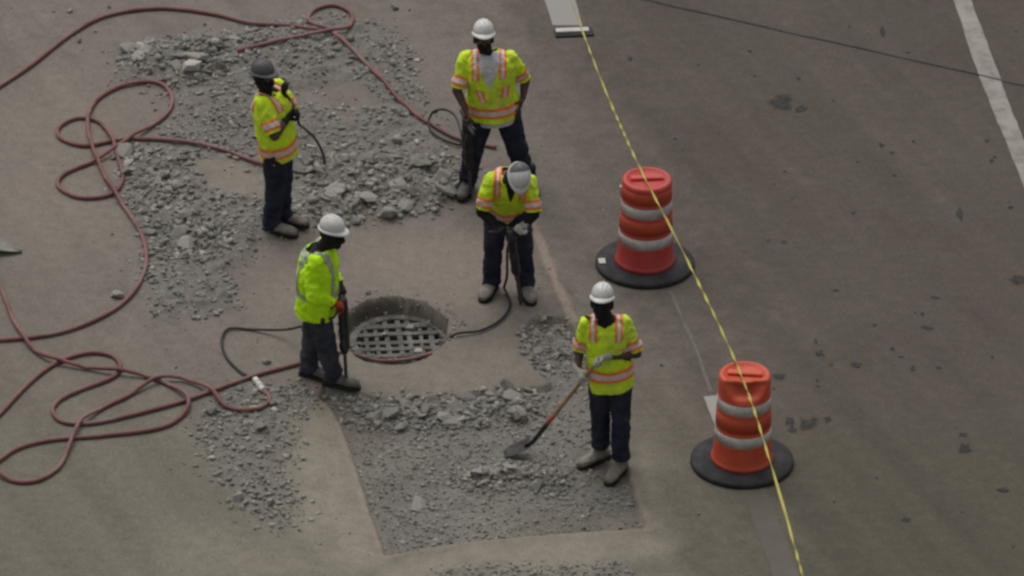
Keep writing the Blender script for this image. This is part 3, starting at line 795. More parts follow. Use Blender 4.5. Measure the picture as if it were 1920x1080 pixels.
# ------------------------------------------------------------------ hoses
LAID = []
def lay(pix, r, lift=0.0, zfun=None):
    """pixels of a hose lying on the ground -> 3D path that climbs over what is already there"""
    pts = cat_rom([Vector((G(*p).x, G(*p).y, 0)) for p in pix], 0.035)
    xy = np.array([(p.x, p.y) for p in pts])
    base = np.maximum(height(xy[:, 0], xy[:, 1]), np.where(np.hypot(xy[:, 0] - GR_C.x, xy[:, 1] - GR_C.y) < GR_R + 0.12, GZ + 0.01, -1))
    k = np.ones(9) / 9
    pad = np.pad(base, 4, mode='edge'); base = np.maximum(np.convolve(pad, k, 'valid'), base)
    pad = np.pad(base, 4, mode='edge'); base = np.convolve(pad, k, 'valid') + 0.004
    up = np.zeros(len(pts))
    for i in range(len(pts)):
        old = LAID[-1] if False else None
        hit = 0
        for L_ in LAID:
            if np.min(np.hypot(L_[:, 0] - xy[i, 0], L_[:, 1] - xy[i, 1])) < 2.2 * r: hit = max(hit, 1)
        if i > 14 and np.min(np.hypot(xy[:i - 14, 0] - xy[i, 0], xy[:i - 14, 1] - xy[i, 1])) < 2.2 * r: hit = max(hit, 1)
        up[i] = hit * 2.0 * r
    upm = up.copy()
    for s in range(1, 7):
        upm[s:] = np.maximum(upm[s:], up[:-s] * (1 - s / 8)); upm[:-s] = np.maximum(upm[:-s], up[s:] * (1 - s / 8))
    LAID.append(xy)
    return [Vector((xy[i, 0], xy[i, 1], base[i] + r + upm[i])) for i in range(len(pts))]
HR = 0.0185
def hose(label, pix, whip=None, whip_r=0.012, coupling=None):
    path = lay(pix, HR)
    e = empty('air_hose', (path[0].x, path[0].y, 0)); tag(e, label, 'air hose', 'compressed air hoses')
    m_ = MB(); tube(m_, path, HR, 10); off(m_.build('hose_line', M['hose_red'], None, True), e)
    if whip:
        m_ = MB(); tube(m_, whip, whip_r, 8); off(m_.build('whip_line', M['hose_black'], None, True), e)
    if coupling:
        a, b = coupling
        m_ = MB(); d = (b - a)
        u = d.cross(Vector((0, 0, 1))).normalized(); w = d.normalized().cross(u)
        m_.loft([(a + d * t, u * r, w * r) for t, r in ((0, .018), (0.02, .028), (.3, .028), (.34, .02), (.45, .02), (.5, .034), (.62, .034), (.66, .026), (.98, .026), (1, .016))], 10)
        off(m_.build('coupling', M['brass'], None), e)
    return e
def gz(px, py, r=0.012):
    p = G(px, py); return Vector((p.x, p.y, hz(p.x, p.y) + r + 0.01))

# ------------------------------------------------------------------ traffic drums
def make_drum(px, py, label, red, dent, rz, tags):
    c = G(px, py); e = empty('traffic_drum', (c.x, c.y, 0)); tag(e, label, 'traffic drum', 'traffic drums on the lane line')
    O = Vector((0, 0, 0))
    # rubber ring
    m_ = MB(); lathe(m_, O, [(0.285, 0.0), (0.440, 0.0), (0.450, 0.012), (0.448, 0.038), (0.430, 0.052), (0.34, 0.062), (0.285, 0.055)], 56)
    m_.build('base_ring', M['rubber'], e, True)
    prof = [(0.255, 0.05), (0.270, 0.055), (0.272, 0.080), (0.262, 0.095), (0.257, 0.11), (0.2485, 0.262), (0.2485, 0.272), (0.2455, 0.280),
            (0.2425, 0.388), (0.2435, 0.396), (0.2425, 0.402), (0.2395, 0.412), (0.2345, 0.572), (0.2350, 0.580), (0.2340, 0.586), (0.2315, 0.594),
            (0.2295, 0.700), (0.2302, 0.708), (0.2295, 0.716), (0.2275, 0.724), (0.227, 0.735), (0.227, 0.745), (0.2265, 0.76), (0.2265, 0.775), (0.2262, 0.79), (0.2262, 0.805), (0.226, 0.82), (0.226, 0.835), (0.226, 0.85), (0.2255, 0.86), (0.225, 0.87), (0.222, 0.89), (0.210, 0.902), (0.196, 0.904),
            (0.186, 0.902), (0.176, 0.885), (0.06, 0.882), (0.02, 0.882)]
    n = 64
    m_ = MB(); lathe(m_, O, prof, n)
    if dent:
        vs = []
        for (x, y, z) in m_.v:
            a = math.atan2(x, -y) - 0.05; t = min(1.0, 1.6 * max(0, 1 - (a / float(np.interp(z, (0.70, 0.87), (0.35, 1.0)))) ** 2))
            push = t * float(np.interp(z, (0.715, 0.745, 0.76, 0.775, 0.79, 0.82, 0.85, 0.87, 0.89, 0.905), (0, 0.012, 0.04, 0.10, 0.14, 0.145, 0.135, 0.105, 0.092, 0.085)))
            r = math.hypot(x, y)
            if r > 0.19: x -= x / r * push; y -= y / r * push
            elif r > 0.15: x -= x / r * push * 0.8; y -= y / r * push * 0.8; z -= 0.004 * t
            if z > 0.86: z -= 0.012 * t * (r > 0.15)
            vs.append((x, y, z))
        m_.v = vs
    body = m_.build('shell', red, e, True)
    def band(z0, z1, r0, r1, mat, name):
        b_ = MB(); b_.loft([(Vector((0, 0, z)), Vector((r, 0, 0)), Vector((0, r, 0))) for r, z in ((r0 - .004, z0 - .001), (r0 + .0025, z0), ((r0 + r1) / 2 + .0025, (z0 + z1) / 2), (r1 + .0025, z1), (r1 - .004, z1 + .001))], n, cap=False)
        b_.build(name, mat, e, True)
    band(0.284, 0.386, 0.2448, 0.2421, M['drum_white'], 'white_band')
    band(0.597, 0.698, 0.2310, 0.2291, M['drum_white'], 'white_band')
    band(0.425, 0.560, 0.2392, 0.2352, M['drum_orange'], 'orange_band')
    if not dent: band(0.735, 0.845, 0.2268, 0.2262, M['drum_orange'], 'orange_band')
    # recessed top with a moulded handle
    h = MB()
    ca, sa = math.cos(rz), math.sin(rz)
    def rt(x, y, z): return Vector((x * ca - y * sa, x * sa + y * ca, z))
    h.box(rt(0, 0.02, 0.896), rt(0.15, 0, 0), rt(0, 0.036, 0), Vector((0, 0, 0.016)))
    ho = h.build('handle', red, e)
    bv = ho.modifiers.new('b', 'BEVEL'); bv.width = 0.012; bv.segments = 3
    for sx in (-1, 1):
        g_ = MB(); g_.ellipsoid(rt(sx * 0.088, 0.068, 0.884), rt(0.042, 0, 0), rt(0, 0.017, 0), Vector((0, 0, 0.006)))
        g_.build('grip_hole_shade', M['drum_dark'], e, True)  # no hole cut: shade of the grip hole painted as a darker red lump
    for (x, y, z, sx, sz) in tags:
        t_ = MB(); d = Vector((x, y, 0)).normalized(); s_ = Vector((-d.y, d.x, 0))
        if z < 0.12: t_.box(Vector((x, y, z)), s_ * sx, d * sz, Vector((0, 0, 0.006)))
        else: t_.box(Vector((x, y, z)), s_ * sx, d * 0.008, Vector((0, 0, sz)))
        t_.build('reflector_tag', M['marker_white'], e)
    return c
D1 = make_drum(1209, 497, 'pinkish red traffic drum with intact sides and white tags, farther of the two', M['drum'], False, R(6), [(-0.39, -0.05, 0.062, 0.045, 0.03), (-0.235, 0.02, 0.76, 0.02, 0.045)])
D2 = make_drum(1391, 868, 'orange-red traffic drum with a dent below its rim, nearer of the two', M['drum2'], True, R(-4), [])

# ------------------------------------------------------------------ caution tape stretched over the drums
def at_z(px, py, z): return G(px, py, z)
tz = 0.915
keyp = [at_z(985, -220, tz), at_z(1070, 0, tz), at_z(1140, 182, tz), at_z(1205, 325, tz), at_z(1280, 470, tz - 0.02), at_z(1384, 690, tz), at_z(1442, 860, tz - 0.01), at_z(1505, 1080, tz), at_z(1550, 1260, tz)]
path = cat_rom(keyp, 0.012)
m_ = MB(); secs = []; ang = 0.0; prev = None
for i, p in enumerate(path):
    d = (path[min(i + 1, len(path) - 1)] - path[max(i - 1, 0)]).normalized()
    s = d.cross(Vector((0, 0, 1))).normalized(); n_ = s.cross(d)
    ang += 0.13 + 0.22 * mnoise.noise(p * 1.1)
    w = 0.0112 + 0.004 * mnoise.noise(p * 3.0)
    if p.y > 4.4: w *= 1.7
    a_ = s * math.cos(ang) + n_ * math.sin(ang); b_ = d.cross(a_)
    secs.append((p + Vector((0, 0, 0.01 * mnoise.noise(p * 0.9))), a_ * w, b_ * 0.0045))
m_.loft(secs, 6)
tp = m_.build('caution_tape', M['tape']); tag(tp, 'thin twisted yellow caution tape stretched across both traffic drums', 'tape')

# ------------------------------------------------------------------ marker bar at the end of the lane dash
mk = empty('lane_marker', (G(1075, 61).x, G(1075, 61).y, 0)); tag(mk, 'low white bar with dark base at the end of the white lane dash', 'lane marker')
c = G(1076, 63); u = Vector((1, 0.13, 0)).normalized(); v = Vector((-u.y, u.x, 0))
m_ = MB(); m_.box(c + Vector((0, 0, 0.012)), u * 0.185, v * 0.075, Vector((0, 0, 0.010)))
o = off(m_.build('base', M['rubber'], None), mk); b_ = o.modifiers.new('b', 'BEVEL'); b_.width = 0.008; b_.segments = 2
m_ = MB(); m_.box(c + u * -0.015 + v * 0.012 + Vector((0, 0, 0.032)), u * 0.16, v * 0.038, Vector((0, 0, 0.012)))
o = off(m_.build('white_top', M['marker_white'], None), mk); b_ = o.modifiers.new('b', 'BEVEL'); b_.width = 0.01; b_.segments = 2
#PEOPLE#

# ------------------------------------------------------------------ people
UP = Vector((0, 0, 1))
def add_hand(mb, wrist, d, a, n, curl=(0.6, 0.8, 0.6), fat=0.0, thumb=1.0):
    mb.loft([(wrist - d * 0.03, a * (0.027 + fat), n * (0.019 + fat)), (wrist, a * (0.028 + fat), n * (0.019 + fat)), (wrist + d * 0.035, a * (0.038 + fat), n * (0.017 + fat)),
             (wrist + d * 0.075, a * (0.042 + fat), n * (0.015 + fat)), (wrist + d * 0.095, a * (0.038 + fat), n * (0.011 + fat))], 12)
    for o_, l_ in zip((-0.033, -0.011, 0.011, 0.033), (0.040, 0.046, 0.043, 0.034)):
        p = wrist + d * 0.088 + a * o_; ang = 0
        for k, (c_, r_) in enumerate(zip(curl, (1.0, 0.68, 0.52))):
            ang += c_
            q = p + (d * math.cos(ang) + n * math.sin(ang)) * l_ * r_
            mb.capsule(p, q, 0.0098 + fat - k * 0.0008, 0.0092 + fat - k * 0.0008, 8)
            p = q
    p = wrist + d * 0.032 - a * thumb * 0.030 + n * 0.006
    q = p + (-a * thumb * 0.62 + d * 0.6 + n * 0.5).normalized() * 0.045
    mb.capsule(p, q, 0.0135 + fat, 0.0115 + fat, 8)
    q2 = q + (-a * thumb * 0.05 + d * 0.75 + n * 0.7).normalized() * 0.034
    mb.capsule(q, q2, 0.0112 + fat, 0.009 + fat, 8)

def seg_d(p, a, b):
    e = b - a; t = max(0, min(1, (p - a).dot(e) / e.length_squared))
    return (p - a - e * t).length
def wrinkle(me, amp, f, seed=0, f2=None, z_amp=None):
    f = Vector(f); s = Vector((seed * 3.7, seed * 1.3, seed * 5.1))
    me.update()
    N = len(me.vertices)
    co = np.empty(N * 3, np.float32); me.vertices.foreach_get('co', co); co = co.reshape(-1, 3)
    no = np.empty(N * 3, np.float32); me.vertex_normals.foreach_get('vector', no); no = no.reshape(-1, 3)
    dsp = np.empty(N, np.float32)
    for i in range(N):
        p = Vector(co[i])
        q = Vector((p.x * f.x, p.y * f.y, p.z * f.z)) + s
        w = mnoise.noise(q) + 0.6 * (1 - 2 * abs(mnoise.noise(q * 2.1 + s)))
        dsp[i] = amp * (z_amp(p) if z_amp else 1) * (w - 0.25)
    me.vertices.foreach_set('co', (co + no * dsp[:, None]).ravel())
    me.update()
def cut(me, planes, keep=None, split=()):
    """copy of a mesh cut by planes (point, normal): what lies on the normal's side stays"""
    bm = bmesh.new(); bm.from_mesh(me)
    for co, no in planes:
        bmesh.ops.bisect_plane(bm, geom=bm.verts[:] + bm.edges[:] + bm.faces[:], plane_co=co, plane_no=no, clear_inner=True)
    for co, no in split:
        bmesh.ops.bisect_plane(bm, geom=bm.verts[:] + bm.edges[:] + bm.faces[:], plane_co=co, plane_no=no)
    if keep:
        bad = [f for f in bm.faces if not keep(f.calc_center_median())]
        bmesh.ops.delete(bm, geom=bad, context='FACES')
    out = bpy.data.meshes.new('cut'); bm.to_mesh(out); bm.free()
    return out
def puff(me, d):
    me.update()
    ns = [v.normal.copy() for v in me.vertices]
    for v, n in zip(me.vertices, ns): v.co += n * d
    return me

def person(label, base, S):
    B0 = G(*base); B = Vector((B0.x, B0.y, 0))
    P = lambda t: B + Vector(t)
    e = empty('person', B); tag(e, label, 'person', 'road workers')
    k = S.get('girth', 1.0)
    pel, chest, neck, head = P(S['pelvis']), P(S['chest']), P(S['neck']), P(S['head'])
    shA, shB = P(S['shA']), P(S['shB'])
    sx = (shB - shA).normalized()
    spine = (chest - pel).normalized()
    hA, hB = P(S['hipA']), P(S['hipB']); hx = (hB - hA).normalized()
    half = (shB - shA).length / 2
    fwd = Vector(S['fwd']).normalized()
    def torso(mb, g, down=0.12):
        def sec(c, ax, w, dp):
            dv = ax.cross(spine).normalized(); return (c, ax * w * k, dv * dp * k)
        mid = pel.lerp(chest, 0.35); mid2 = pel.lerp(chest, 0.7); mx = (sx + hx).normalized()
        mb.loft([sec(pel - spine * down, hx, 0.155 + g, 0.125 + g), sec(pel, hx, 0.170 + g, 0.128 + g), sec(mid, mx, 0.158 + g, 0.122 + g * 1.1),
                 sec(mid2, sx, 0.168 + g, 0.125 + g), sec(chest - spine * 0.05, sx, half * 0.98 / k + g, 0.115 + g), sec(chest + spine * 0.015, sx, half * 0.9 / k + g * 0.6, 0.088 + g * 0.7),
                 sec(chest.lerp(neck, 0.75), sx, 0.10 + g * 0.5, 0.075 + g * 0.4), sec(neck, sx, 0.068 + g * 0.4, 0.066 + g * 0.4)], 20)
    arms = []
    for s, sh in (('A', shA), ('B', shB)):
        el = P(S['el' + s]); H = S['hand' + s]
        pt = P(H['at']); d = Vector(H['d']).normalized() if 'd' in H else (pt - el).normalized()
        a = Vector(H['g']); a = (a - d * a.dot(d)).normalized()
        n = d.cross(a) * H.get('n', 1)
        wr = pt - d * 0.085 - n * 0.022
        arms.append((sh, el, wr, d, a, n, H))
    legs = []
    for s, hp in (('A', hA), ('B', hB)):
        an = P(S['an' + s]); toe = Vector((*S['toe' + s], 0)).normalized()
        an.z += hz(an.x + toe.x * 0.08, an.y + toe.y * 0.08)
        legs.append((hp, P(S['kn' + s]), an, toe))
    hf = Vector(S['face']).normalized(); hu = Vector(S.get('hup', (0, 0, 1)))
    hu = (hu - hf * hu.dot(hf)).normalized(); hsd = hf.cross(hu)
    # --- body: one continuous surface
    b = MB(); torso(b, -0.016, 0.05)
    for sh, el, wr, d, a, n, H in arms:
        b.capsule(sh.lerp(chest, 0.06), el, 0.046, 0.040); b.capsule(el, wr, 0.042 * min(k, 1.12), 0.028)
        f_ = 0.0
        add_hand(b, wr, d, a, n, H.get('curl', (0.7, 0.9, 0.7)), f_, H.get('thumb', 1))
    for hp, kn, an, toe in legs:
        b.capsule(hp, kn, 0.074 * k, 0.052 * k); b.capsule(kn, an, 0.050 * k, 0.038)
        b.capsule(an - UP * 0.03 - toe * 0.02, an - UP * 0.05 + toe * 0.14, 0.040, 0.030)
    b.capsule(neck - (neck - chest) * 0.5, head - hu * 0.05 - hf * 0.015, 0.060, 0.056)
    b.ellipsoid(head + hu * 0.03 - hf * 0.008, hsd * 0.078, hf * 0.096, hu * 0.088)
    b.ellipsoid(head - hu * 0.045 + hf * 0.014, hsd * 0.060, hf * 0.072, hu * 0.070)
    b.ellipsoid(head - hu * 0.095 + hf * 0.058, hsd * 0.026, hf * 0.022, hu * 0.020)
    b.capsule(head + hu * 0.012 + hf * 0.088, head - hu * 0.028 + hf * 0.104, 0.011, 0.017)
    b.capsule(head + hu * 0.026 + hf * 0.082 - hsd * 0.035, head + hu * 0.026 + hf * 0.082 + hsd * 0.035, 0.012, 0.012)
    b.capsule(head - hu * 0.060 + hf * 0.082 - hsd * 0.016, head - hu * 0.060 + hf * 0.082 + hsd * 0.016, 0.010, 0.010)
    for q in (-1, 1):
        b.ellipsoid(head - hu * 0.005 + hsd * 0.080 * q - hf * 0.012, hf * 0.020, hsd * 0.010, hu * 0.032)
        b.ellipsoid(head - hu * 0.028 + hf * 0.060 + hsd * 0.036 * q, hsd * 0.024, hf * 0.024, hu * 0.024)
    body_me = b.remesh('body', 0.0065, 2)
    body = off(mesh_obj('body', body_me, M['skin'], None, True), e)
    for q in (-1, 1) if S.get('cover') != 'balaclava' else ():
        ey = MB(); ey.ellipsoid(head + hu * 0.004 + hf * 0.079 + hsd * 0.031 * q, hsd * 0.013, hf * 0.010, hu * 0.008)
        off(ey.build('eye', M['eye'], None, True), e)
    # --- hair, beard or mask, hard hat
    hm = puff(cut(body_me, [(head - hu * 0.06 - hf * 0.01, (hu * 0.8 - hf).normalized()), (head - hu * 0.10, hu)], lambda c: (c - head).length < 0.2), 0.006)
    off(mesh_obj('hair', hm, M['hair'], None, True), e)
    cov = S.get('cover')
    if cov:
        top = 0.16 if cov == 'balaclava' else (0.0 if cov == 'mask' else -0.022)
        fm = puff(cut(body_me, [(head + hu * top, -hu), (head - hu * 0.17, hu)] + ([(head - hf * 0.02, hf)] if cov != 'balaclava' else []),
                      lambda c: (c - head).length < 0.24), 0.013 if cov == 'balaclava' else 0.007)
        off(mesh_obj('beard' if cov == 'beard' else 'face_mask', fm, M['hair'] if cov == 'beard' else M['black'], None, True), e)
    hatm = M[S['hat']]
    hb = head + hu * 0.070
    h = MB(); secs = []
    for t in (0, 0.25, 0.5, 0.7, 0.85, 0.94, 0.985, 0.999):
        rr = (1 - t ** 2.6) ** 0.5 if t > 0 else 1.0
        secs.append((hb + hu * (0.122 * t), hsd * 0.096 * max(rr, 0.03), hf * 0.118 * max(rr, 0.03)))
    h.loft(secs, 32)
    for sd in (0, -1, 1):         # moulded ridges
        rp = []
        for t in np.linspace(-0.85, 0.85, 15):
            w = (1 - abs(t) ** 2.4) ** 0.5 * math.sqrt(1 - (0.30 * sd) ** 2)
            rp.append(hb + hu * (0.122 * w * 0.985) + hf * 0.108 * t + hsd * 0.032 * sd)
        tube(h, rp, 0.010 if sd == 0 else 0.006, 6)
    hat = off(h.build('hard_hat', hatm, None, True), e)
    br = MB()
    ring = []
    n_ = 36; vo, vi = [], []
    for i in range(n_):
        a_ = 2 * math.pi * i / n_; c_, s_ = math.cos(a_), math.sin(a_)
        pk = max(0, s_) ** 1.5
        p_in = hb + hsd * 0.094 * c_ + hf * 0.116 * s_ + hu * 0.012
        p_out = hb + hsd * 0.109 * c_ + hf * (0.130 + 0.036 * pk) * s_ - hu * (0.004 + 0.014 * pk)
        vi.append(p_in); vo.append(p_out)
    br.v = [tuple(p) for p in vi] + [tuple(p) for p in vo] + [tuple(p - hu * 0.007) for p in vo] + [tuple(p - hu * 0.010) for p in vi]
    for i in range(n_):
        j = (i + 1) % n_
        for r0 in range(4):
            r1 = (r0 + 1) % 4
            br.f.append((r0 * n_ + i, r0 * n_ + j, r1 * n_ + j, r1 * n_ + i))
    bo_ = br.build('brim', hatm, None, True); bo_.parent = hat
    if S.get('rear_cover'):
        rc = puff(cut(hat.data, [(hb + hu * 0.055 - hf * 0.030, (-hf * 0.9 + hu * 0.25 + hsd * 0.1).normalized())]), 0.004)
        rco = mesh_obj('rear_cover', rc, None, None, True)
        rc.materials.clear(); rc.materials.append(M['hat_grey']); rco.parent = hat
    # --- shirt
    g = S.get('loose', 0.022)
    hem = pel - spine * S.get('hem', 0.12)
    sm = MB(); torso(sm, g, S.get('hem', 0.12) + 0.05)
    ends = []
    for sh, el, wr, d, a, n, H in arms:
        shc = sh + (chest - sh) * 0.10
        sm.capsule(shc, el, 0.071 * min(k, 1.12), 0.060 * min(k, 1.1))
        if S['sleeve'] == 'long':
            sm.capsule(el, wr, 0.058 * k, 0.040); ends.append((el, wr, 0.98))
        else:
            ends.append((sh, el, 0.90))
    sme = sm.remesh('shirt', 0.0095, 3)
    wrinkle(sme, 0.016, (7, 7, 5.5), S['seed'])
    wrinkle(sme, 0.006, (17, 17, 12), S['seed'] + 5)
    def near_arm(c, fore=False):
        dt = seg_d(c, pel, neck) - 0.15 * k
        da = min(min(seg_d(c, x[0], x[1]) for x in arms) - 0.05, min(seg_d(c, x[1], x[2]) for x in arms) - 0.035)
        return da < dt and (min(seg_d(c, x[0], x[1]) for x in arms) < 0.13 or min(seg_d(c, x[1], x[2]) for x in arms) < 0.085)
    def which(c):
        return min((seg_d(c, x[0], x[1]), i) for i, x in enumerate(arms))[1]
    # open the hem and the cuffs
    def trim(c):
        if near_arm(c):
            for i, (a_, b_, t_) in enumerate(ends):
                ax = b_ - a_
                if (c - a_).dot(ax) / ax.length_squared > t_ and seg_d(c, a_, b_ + ax * 0.5) < 0.13 and which(c) == i: return False
            return True
        return (c - hem).dot(spine) > 0
    nk = (neck - chest).normalized()
    npl = (spine * 0.6 + UP * 0.5 - fwd * 0.30).normalized()
    npt = neck - nk * 0.004
    def trim2(c):
        if (c - npt).dot(npl) > 0 and seg_d(c, neck - nk * 0.1, neck + nk * 0.2) < 0.125: return False
        return trim(c)
    sme2 = cut(sme, [], trim2, [(npt, npl), (hem, spine)] + [(a_ + (b_ - a_) * t_, (b_ - a_).normalized()) for a_, b_, t_ in ends])
    # clean edge: hem ring trimmed by faces, then smoothed by solid thickness
    shirt = off(mesh_obj('shirt', sme2, M[S['shirt']], None, True), e)
    so = shirt.modifiers.new('t', 'SOLIDIFY'); so.thickness = 0.004; so.offset = -1
    def stripe(planes, inner, keep, o_mat='orange', s_mat='silver'):
        m1 = puff(cut(sme, planes, keep), 0.005)
        if len(m1.polygons) == 0: return
        o1 = off(mesh_obj('stripe', m1, M[o_mat], None, True), e)
        if inner:
            m2 = puff(cut(sme, inner, keep), 0.008)
            if len(m2.polygons):
                o2 = mesh_obj('reflective_tape', m2, M[s_mat], None, True); o2.parent = o1
    tb = lambda c: not near_arm(c)
    st = S.get('stripes', 'orange')
    if st == 'orange':
        w0, w1 = S.get('band', (0.055, 0.165))
        wd = w1 - w0
        stripe([(hem + spine * w0, spine), (hem + spine * w1, -spine)], [(hem + spine * (w0 + wd * 0.28), spine), (hem + spine * (w1 - wd * 0.28), -spine)], tb)
        for i, (sh, el, wr, d, a, n, H) in enumerate(arms):
            ax = (el - sh); L = ax.length; ax = ax / L
            kp = lambda c, i=i: which(c) == i and seg_d(c, arms[i][0], arms[i][1]) < 0.12 and near_arm(c)
            stripe([(sh + ax * L * 0.52, ax), (sh + ax * L * 0.82, -ax)], [(sh + ax * L * 0.60, ax), (sh + ax * L * 0.74, -ax)], kp)
        for q in (-1, 1):
            c0 = chest + sx * q * S.get('strap', 0.115)
            up_ = [(chest - spine * S.get('strap_low', 0.10), spine)]
            stripe([(c0 - sx * 0.034, sx), (c0 + sx * 0.034, -sx)] + up_, [(c0 - sx * 0.015, sx), (c0 + sx * 0.015, -sx)] + up_, lambda c: (c - pel).dot(spine) > 0.3)
        for q, z0, z1, tl in S.get('patch', []):
            c0 = pel.lerp(chest, (z0 + z1) / 2) + sx * q
            pn = (sx + spine * tl).normalized()
            pl = [(pel.lerp(chest, z0), spine), (pel.lerp(chest, z1), -spine), (chest, fwd)]
            stripe([(c0 - pn * 0.036, pn), (c0 + pn * 0.036, -pn)] + pl, [(c0 - pn * 0.014, pn), (c0 + pn * 0.014, -pn)] + pl, tb)
    else:
        stripe([(hem + spine * 0.20, spine), (hem + spine * 0.25, -spine)], None, tb, 'silver_grey')
        for q in (-1, 1):
            c0 = chest + sx * q * 0.115
            stripe([(c0 - sx * 0.025, sx), (c0 + sx * 0.025, -sx), (hem + spine * 0.25, spine)], None, tb, 'silver_grey')
        c0 = chest - spine * 0.02
        stripe([(c0 + spine * 0.0, spine), (c0 + spine * 0.045, -spine), (chest - fwd * 0.02, -fwd)], None, tb, 'silver_grey')
    if S.get('vneck'):
        cv = neck - nk * 0.02; vl, wd, vm = S['vneck']
        tip = cv - spine * vl
        l_ = (sx * vl + spine * wd).normalized(); r_ = (-sx * vl + spine * wd).normalized()
        vme = puff(cut(sme2, [(tip, l_), (tip, r_), (chest + fwd * 0.01, fwd)], lambda c: (c - pel).dot(spine) > 0.15), 0.005)
        if len(vme.polygons):
            off(mesh_obj('undershirt_collar', vme, M[vm], None, True), e)
            vme.materials.clear(); vme.materials.append(M[vm])
    if S.get('tee'):
        t_ = MB(); torso(t_, g - 0.008, S['hem'] + 0.085)
        tm = t_.remesh('tee', 0.012, 3); wrinkle(tm, 0.009, (8, 8, 6), 9)
        tm = cut(tm, [(hem - spine * 0.05 , spine), (pel + spine * 0.15, -spine)])
        off(mesh_obj('undershirt', tm, M['white_tee'], None, True), e)
    if S.get('undersleeve'):
        for sh, el, wr, d, a, n, H in arms:
            u_ = MB(); u_.capsule(sh.lerp(el, 0.5), el, 0.052 * k, 0.049 * k); u_.capsule(el, wr, 0.048 * k, 0.034)
            um = u_.remesh('undersleeve', 0.009, 2); wrinkle(um, 0.006, (14, 14, 14), 3)
            off(mesh_obj('undersleeve', um, M['black'], None, True), e)
    # --- trousers
    t_ = MB()
    def sec(c, w, dp):
        dv = hx.cross(spine).normalized(); return (c, hx * w * k, dv * dp * k)
    t_.loft([sec(pel - spine * 0.13, 0.13, 0.12), sec(pel - spine * 0.06, 0.166, 0.128), sec(pel, 0.160, 0.122), sec(pel + spine * 0.09, 0.145, 0.11)], 18)
    for hp, kn, an, toe in legs:
        t_.capsule(hp, kn, 0.108 * k, 0.084 * k); t_.capsule(kn, an + UP * 0.0, 0.084 * k, 0.077)
        t_.capsule(an + UP * 0.10, an + UP * 0.0 + toe * 0.008, 0.077, 0.083)
    tm = t_.remesh('trousers', 0.0105, 3)
    lowz = lambda p: 0.7 + 1.0 * max(0, 1 - abs(p.z - 0.12) / 0.25) + 0.5 * max(0, 1 - abs(p.z - 0.48) / 0.12)
    wrinkle(tm, 0.0135, (5, 5, 13), S['seed'] + 11, z_amp=lowz)
    zc = 0.055
    tm = cut(tm, [(Vector((0, 0, min(l[2].z for l in legs) - 0.042 + S.get('cuff', 0))), UP)])
    off(mesh_obj('trousers', tm, M[S['pants']], None, True), e)
    # --- boots
    for hp, kn, an, toe in legs:
        sd = Vector((-toe.y, toe.x, 0)); gl = an.z - 0.10
        A0 = Vector((an.x, an.y, 0))
        bt = MB()
        bt.loft([(A0 + UP * (gl + 0.25) - toe * 0.01, sd * 0.064, toe * 0.072), (A0 + UP * (gl + 0.12), sd * 0.056, toe * 0.066), (A0 + UP * (gl + 0.03), sd * 0.044, toe * 0.062)], 16)
        fs = []
        for t, w, hh in ((-0.075, 0.030, 0.06), (-0.06, 0.042, 0.085), (0.0, 0.046, 0.105), (0.06, 0.047, 0.090), (0.12, 0.052, 0.072), (0.17, 0.050, 0.064), (0.205, 0.038, 0.052), (0.222, 0.018, 0.035)):
            fs.append((A0 + toe * t * 1.12 + UP * (gl + 0.022 + hh * 0.55), sd * w * 1.15, UP * (hh * 0.55)))
        bt.loft(fs, 16)
        bm_ = bt.remesh('boot', 0.008, 2); wrinkle(bm_, 0.004, (25, 25, 25), 2)
        bo = off(mesh_obj('boot', bm_, M[S['boots']], None, True), e)
        sl = MB(); pts = []
        for t, w in ((-0.083, 0.022), (-0.072, 0.038), (-0.03, 0.046), (0.03, 0.042), (0.09, 0.050), (0.15, 0.056), (0.20, 0.045), (0.226, 0.026), (0.232, 0.008)):
            pts.append((t * 1.12, w * 1.15))
        loop = [A0 + toe * t + sd * w for t, w in pts] + [A0 + toe * t - sd * w for t, w in reversed(pts)]
        nn = len(loop)
        sl.v = [tuple(p + UP * (gl + 0.001)) for p in loop] + [tuple(p + UP * (gl + 0.030)) for p in loop]
        sl.f = [tuple(reversed(range(nn))), tuple(range(nn, 2 * nn))] + [(i, (i + 1) % nn, nn + (i + 1) % nn, nn + i) for i in range(nn)]
        so_ = sl.build('sole', M['sole'], None); so_.parent = bo
    # --- gloves
    for sh, el, wr, d, a, n, H in arms:
        if H.get('glove'):
            gl_ = MB(); add_hand(gl_, wr, d, a, n, H.get('curl', (0.7, 0.9, 0.7)), 0.005, H.get('thumb', 1))
            gl_.loft([(wr - d * 0.055, a * 0.043, n * 0.041), (wr - d * 0.01, a * 0.036, n * 0.032), (wr + d * 0.02, a * 0.038, n * 0.026)], 12)
            off(mesh_obj('glove', gl_.remesh('glove', 0.0055, 2), M[H['glove']], None, True), e)
    return dict(B=B, arms=arms, P=P)

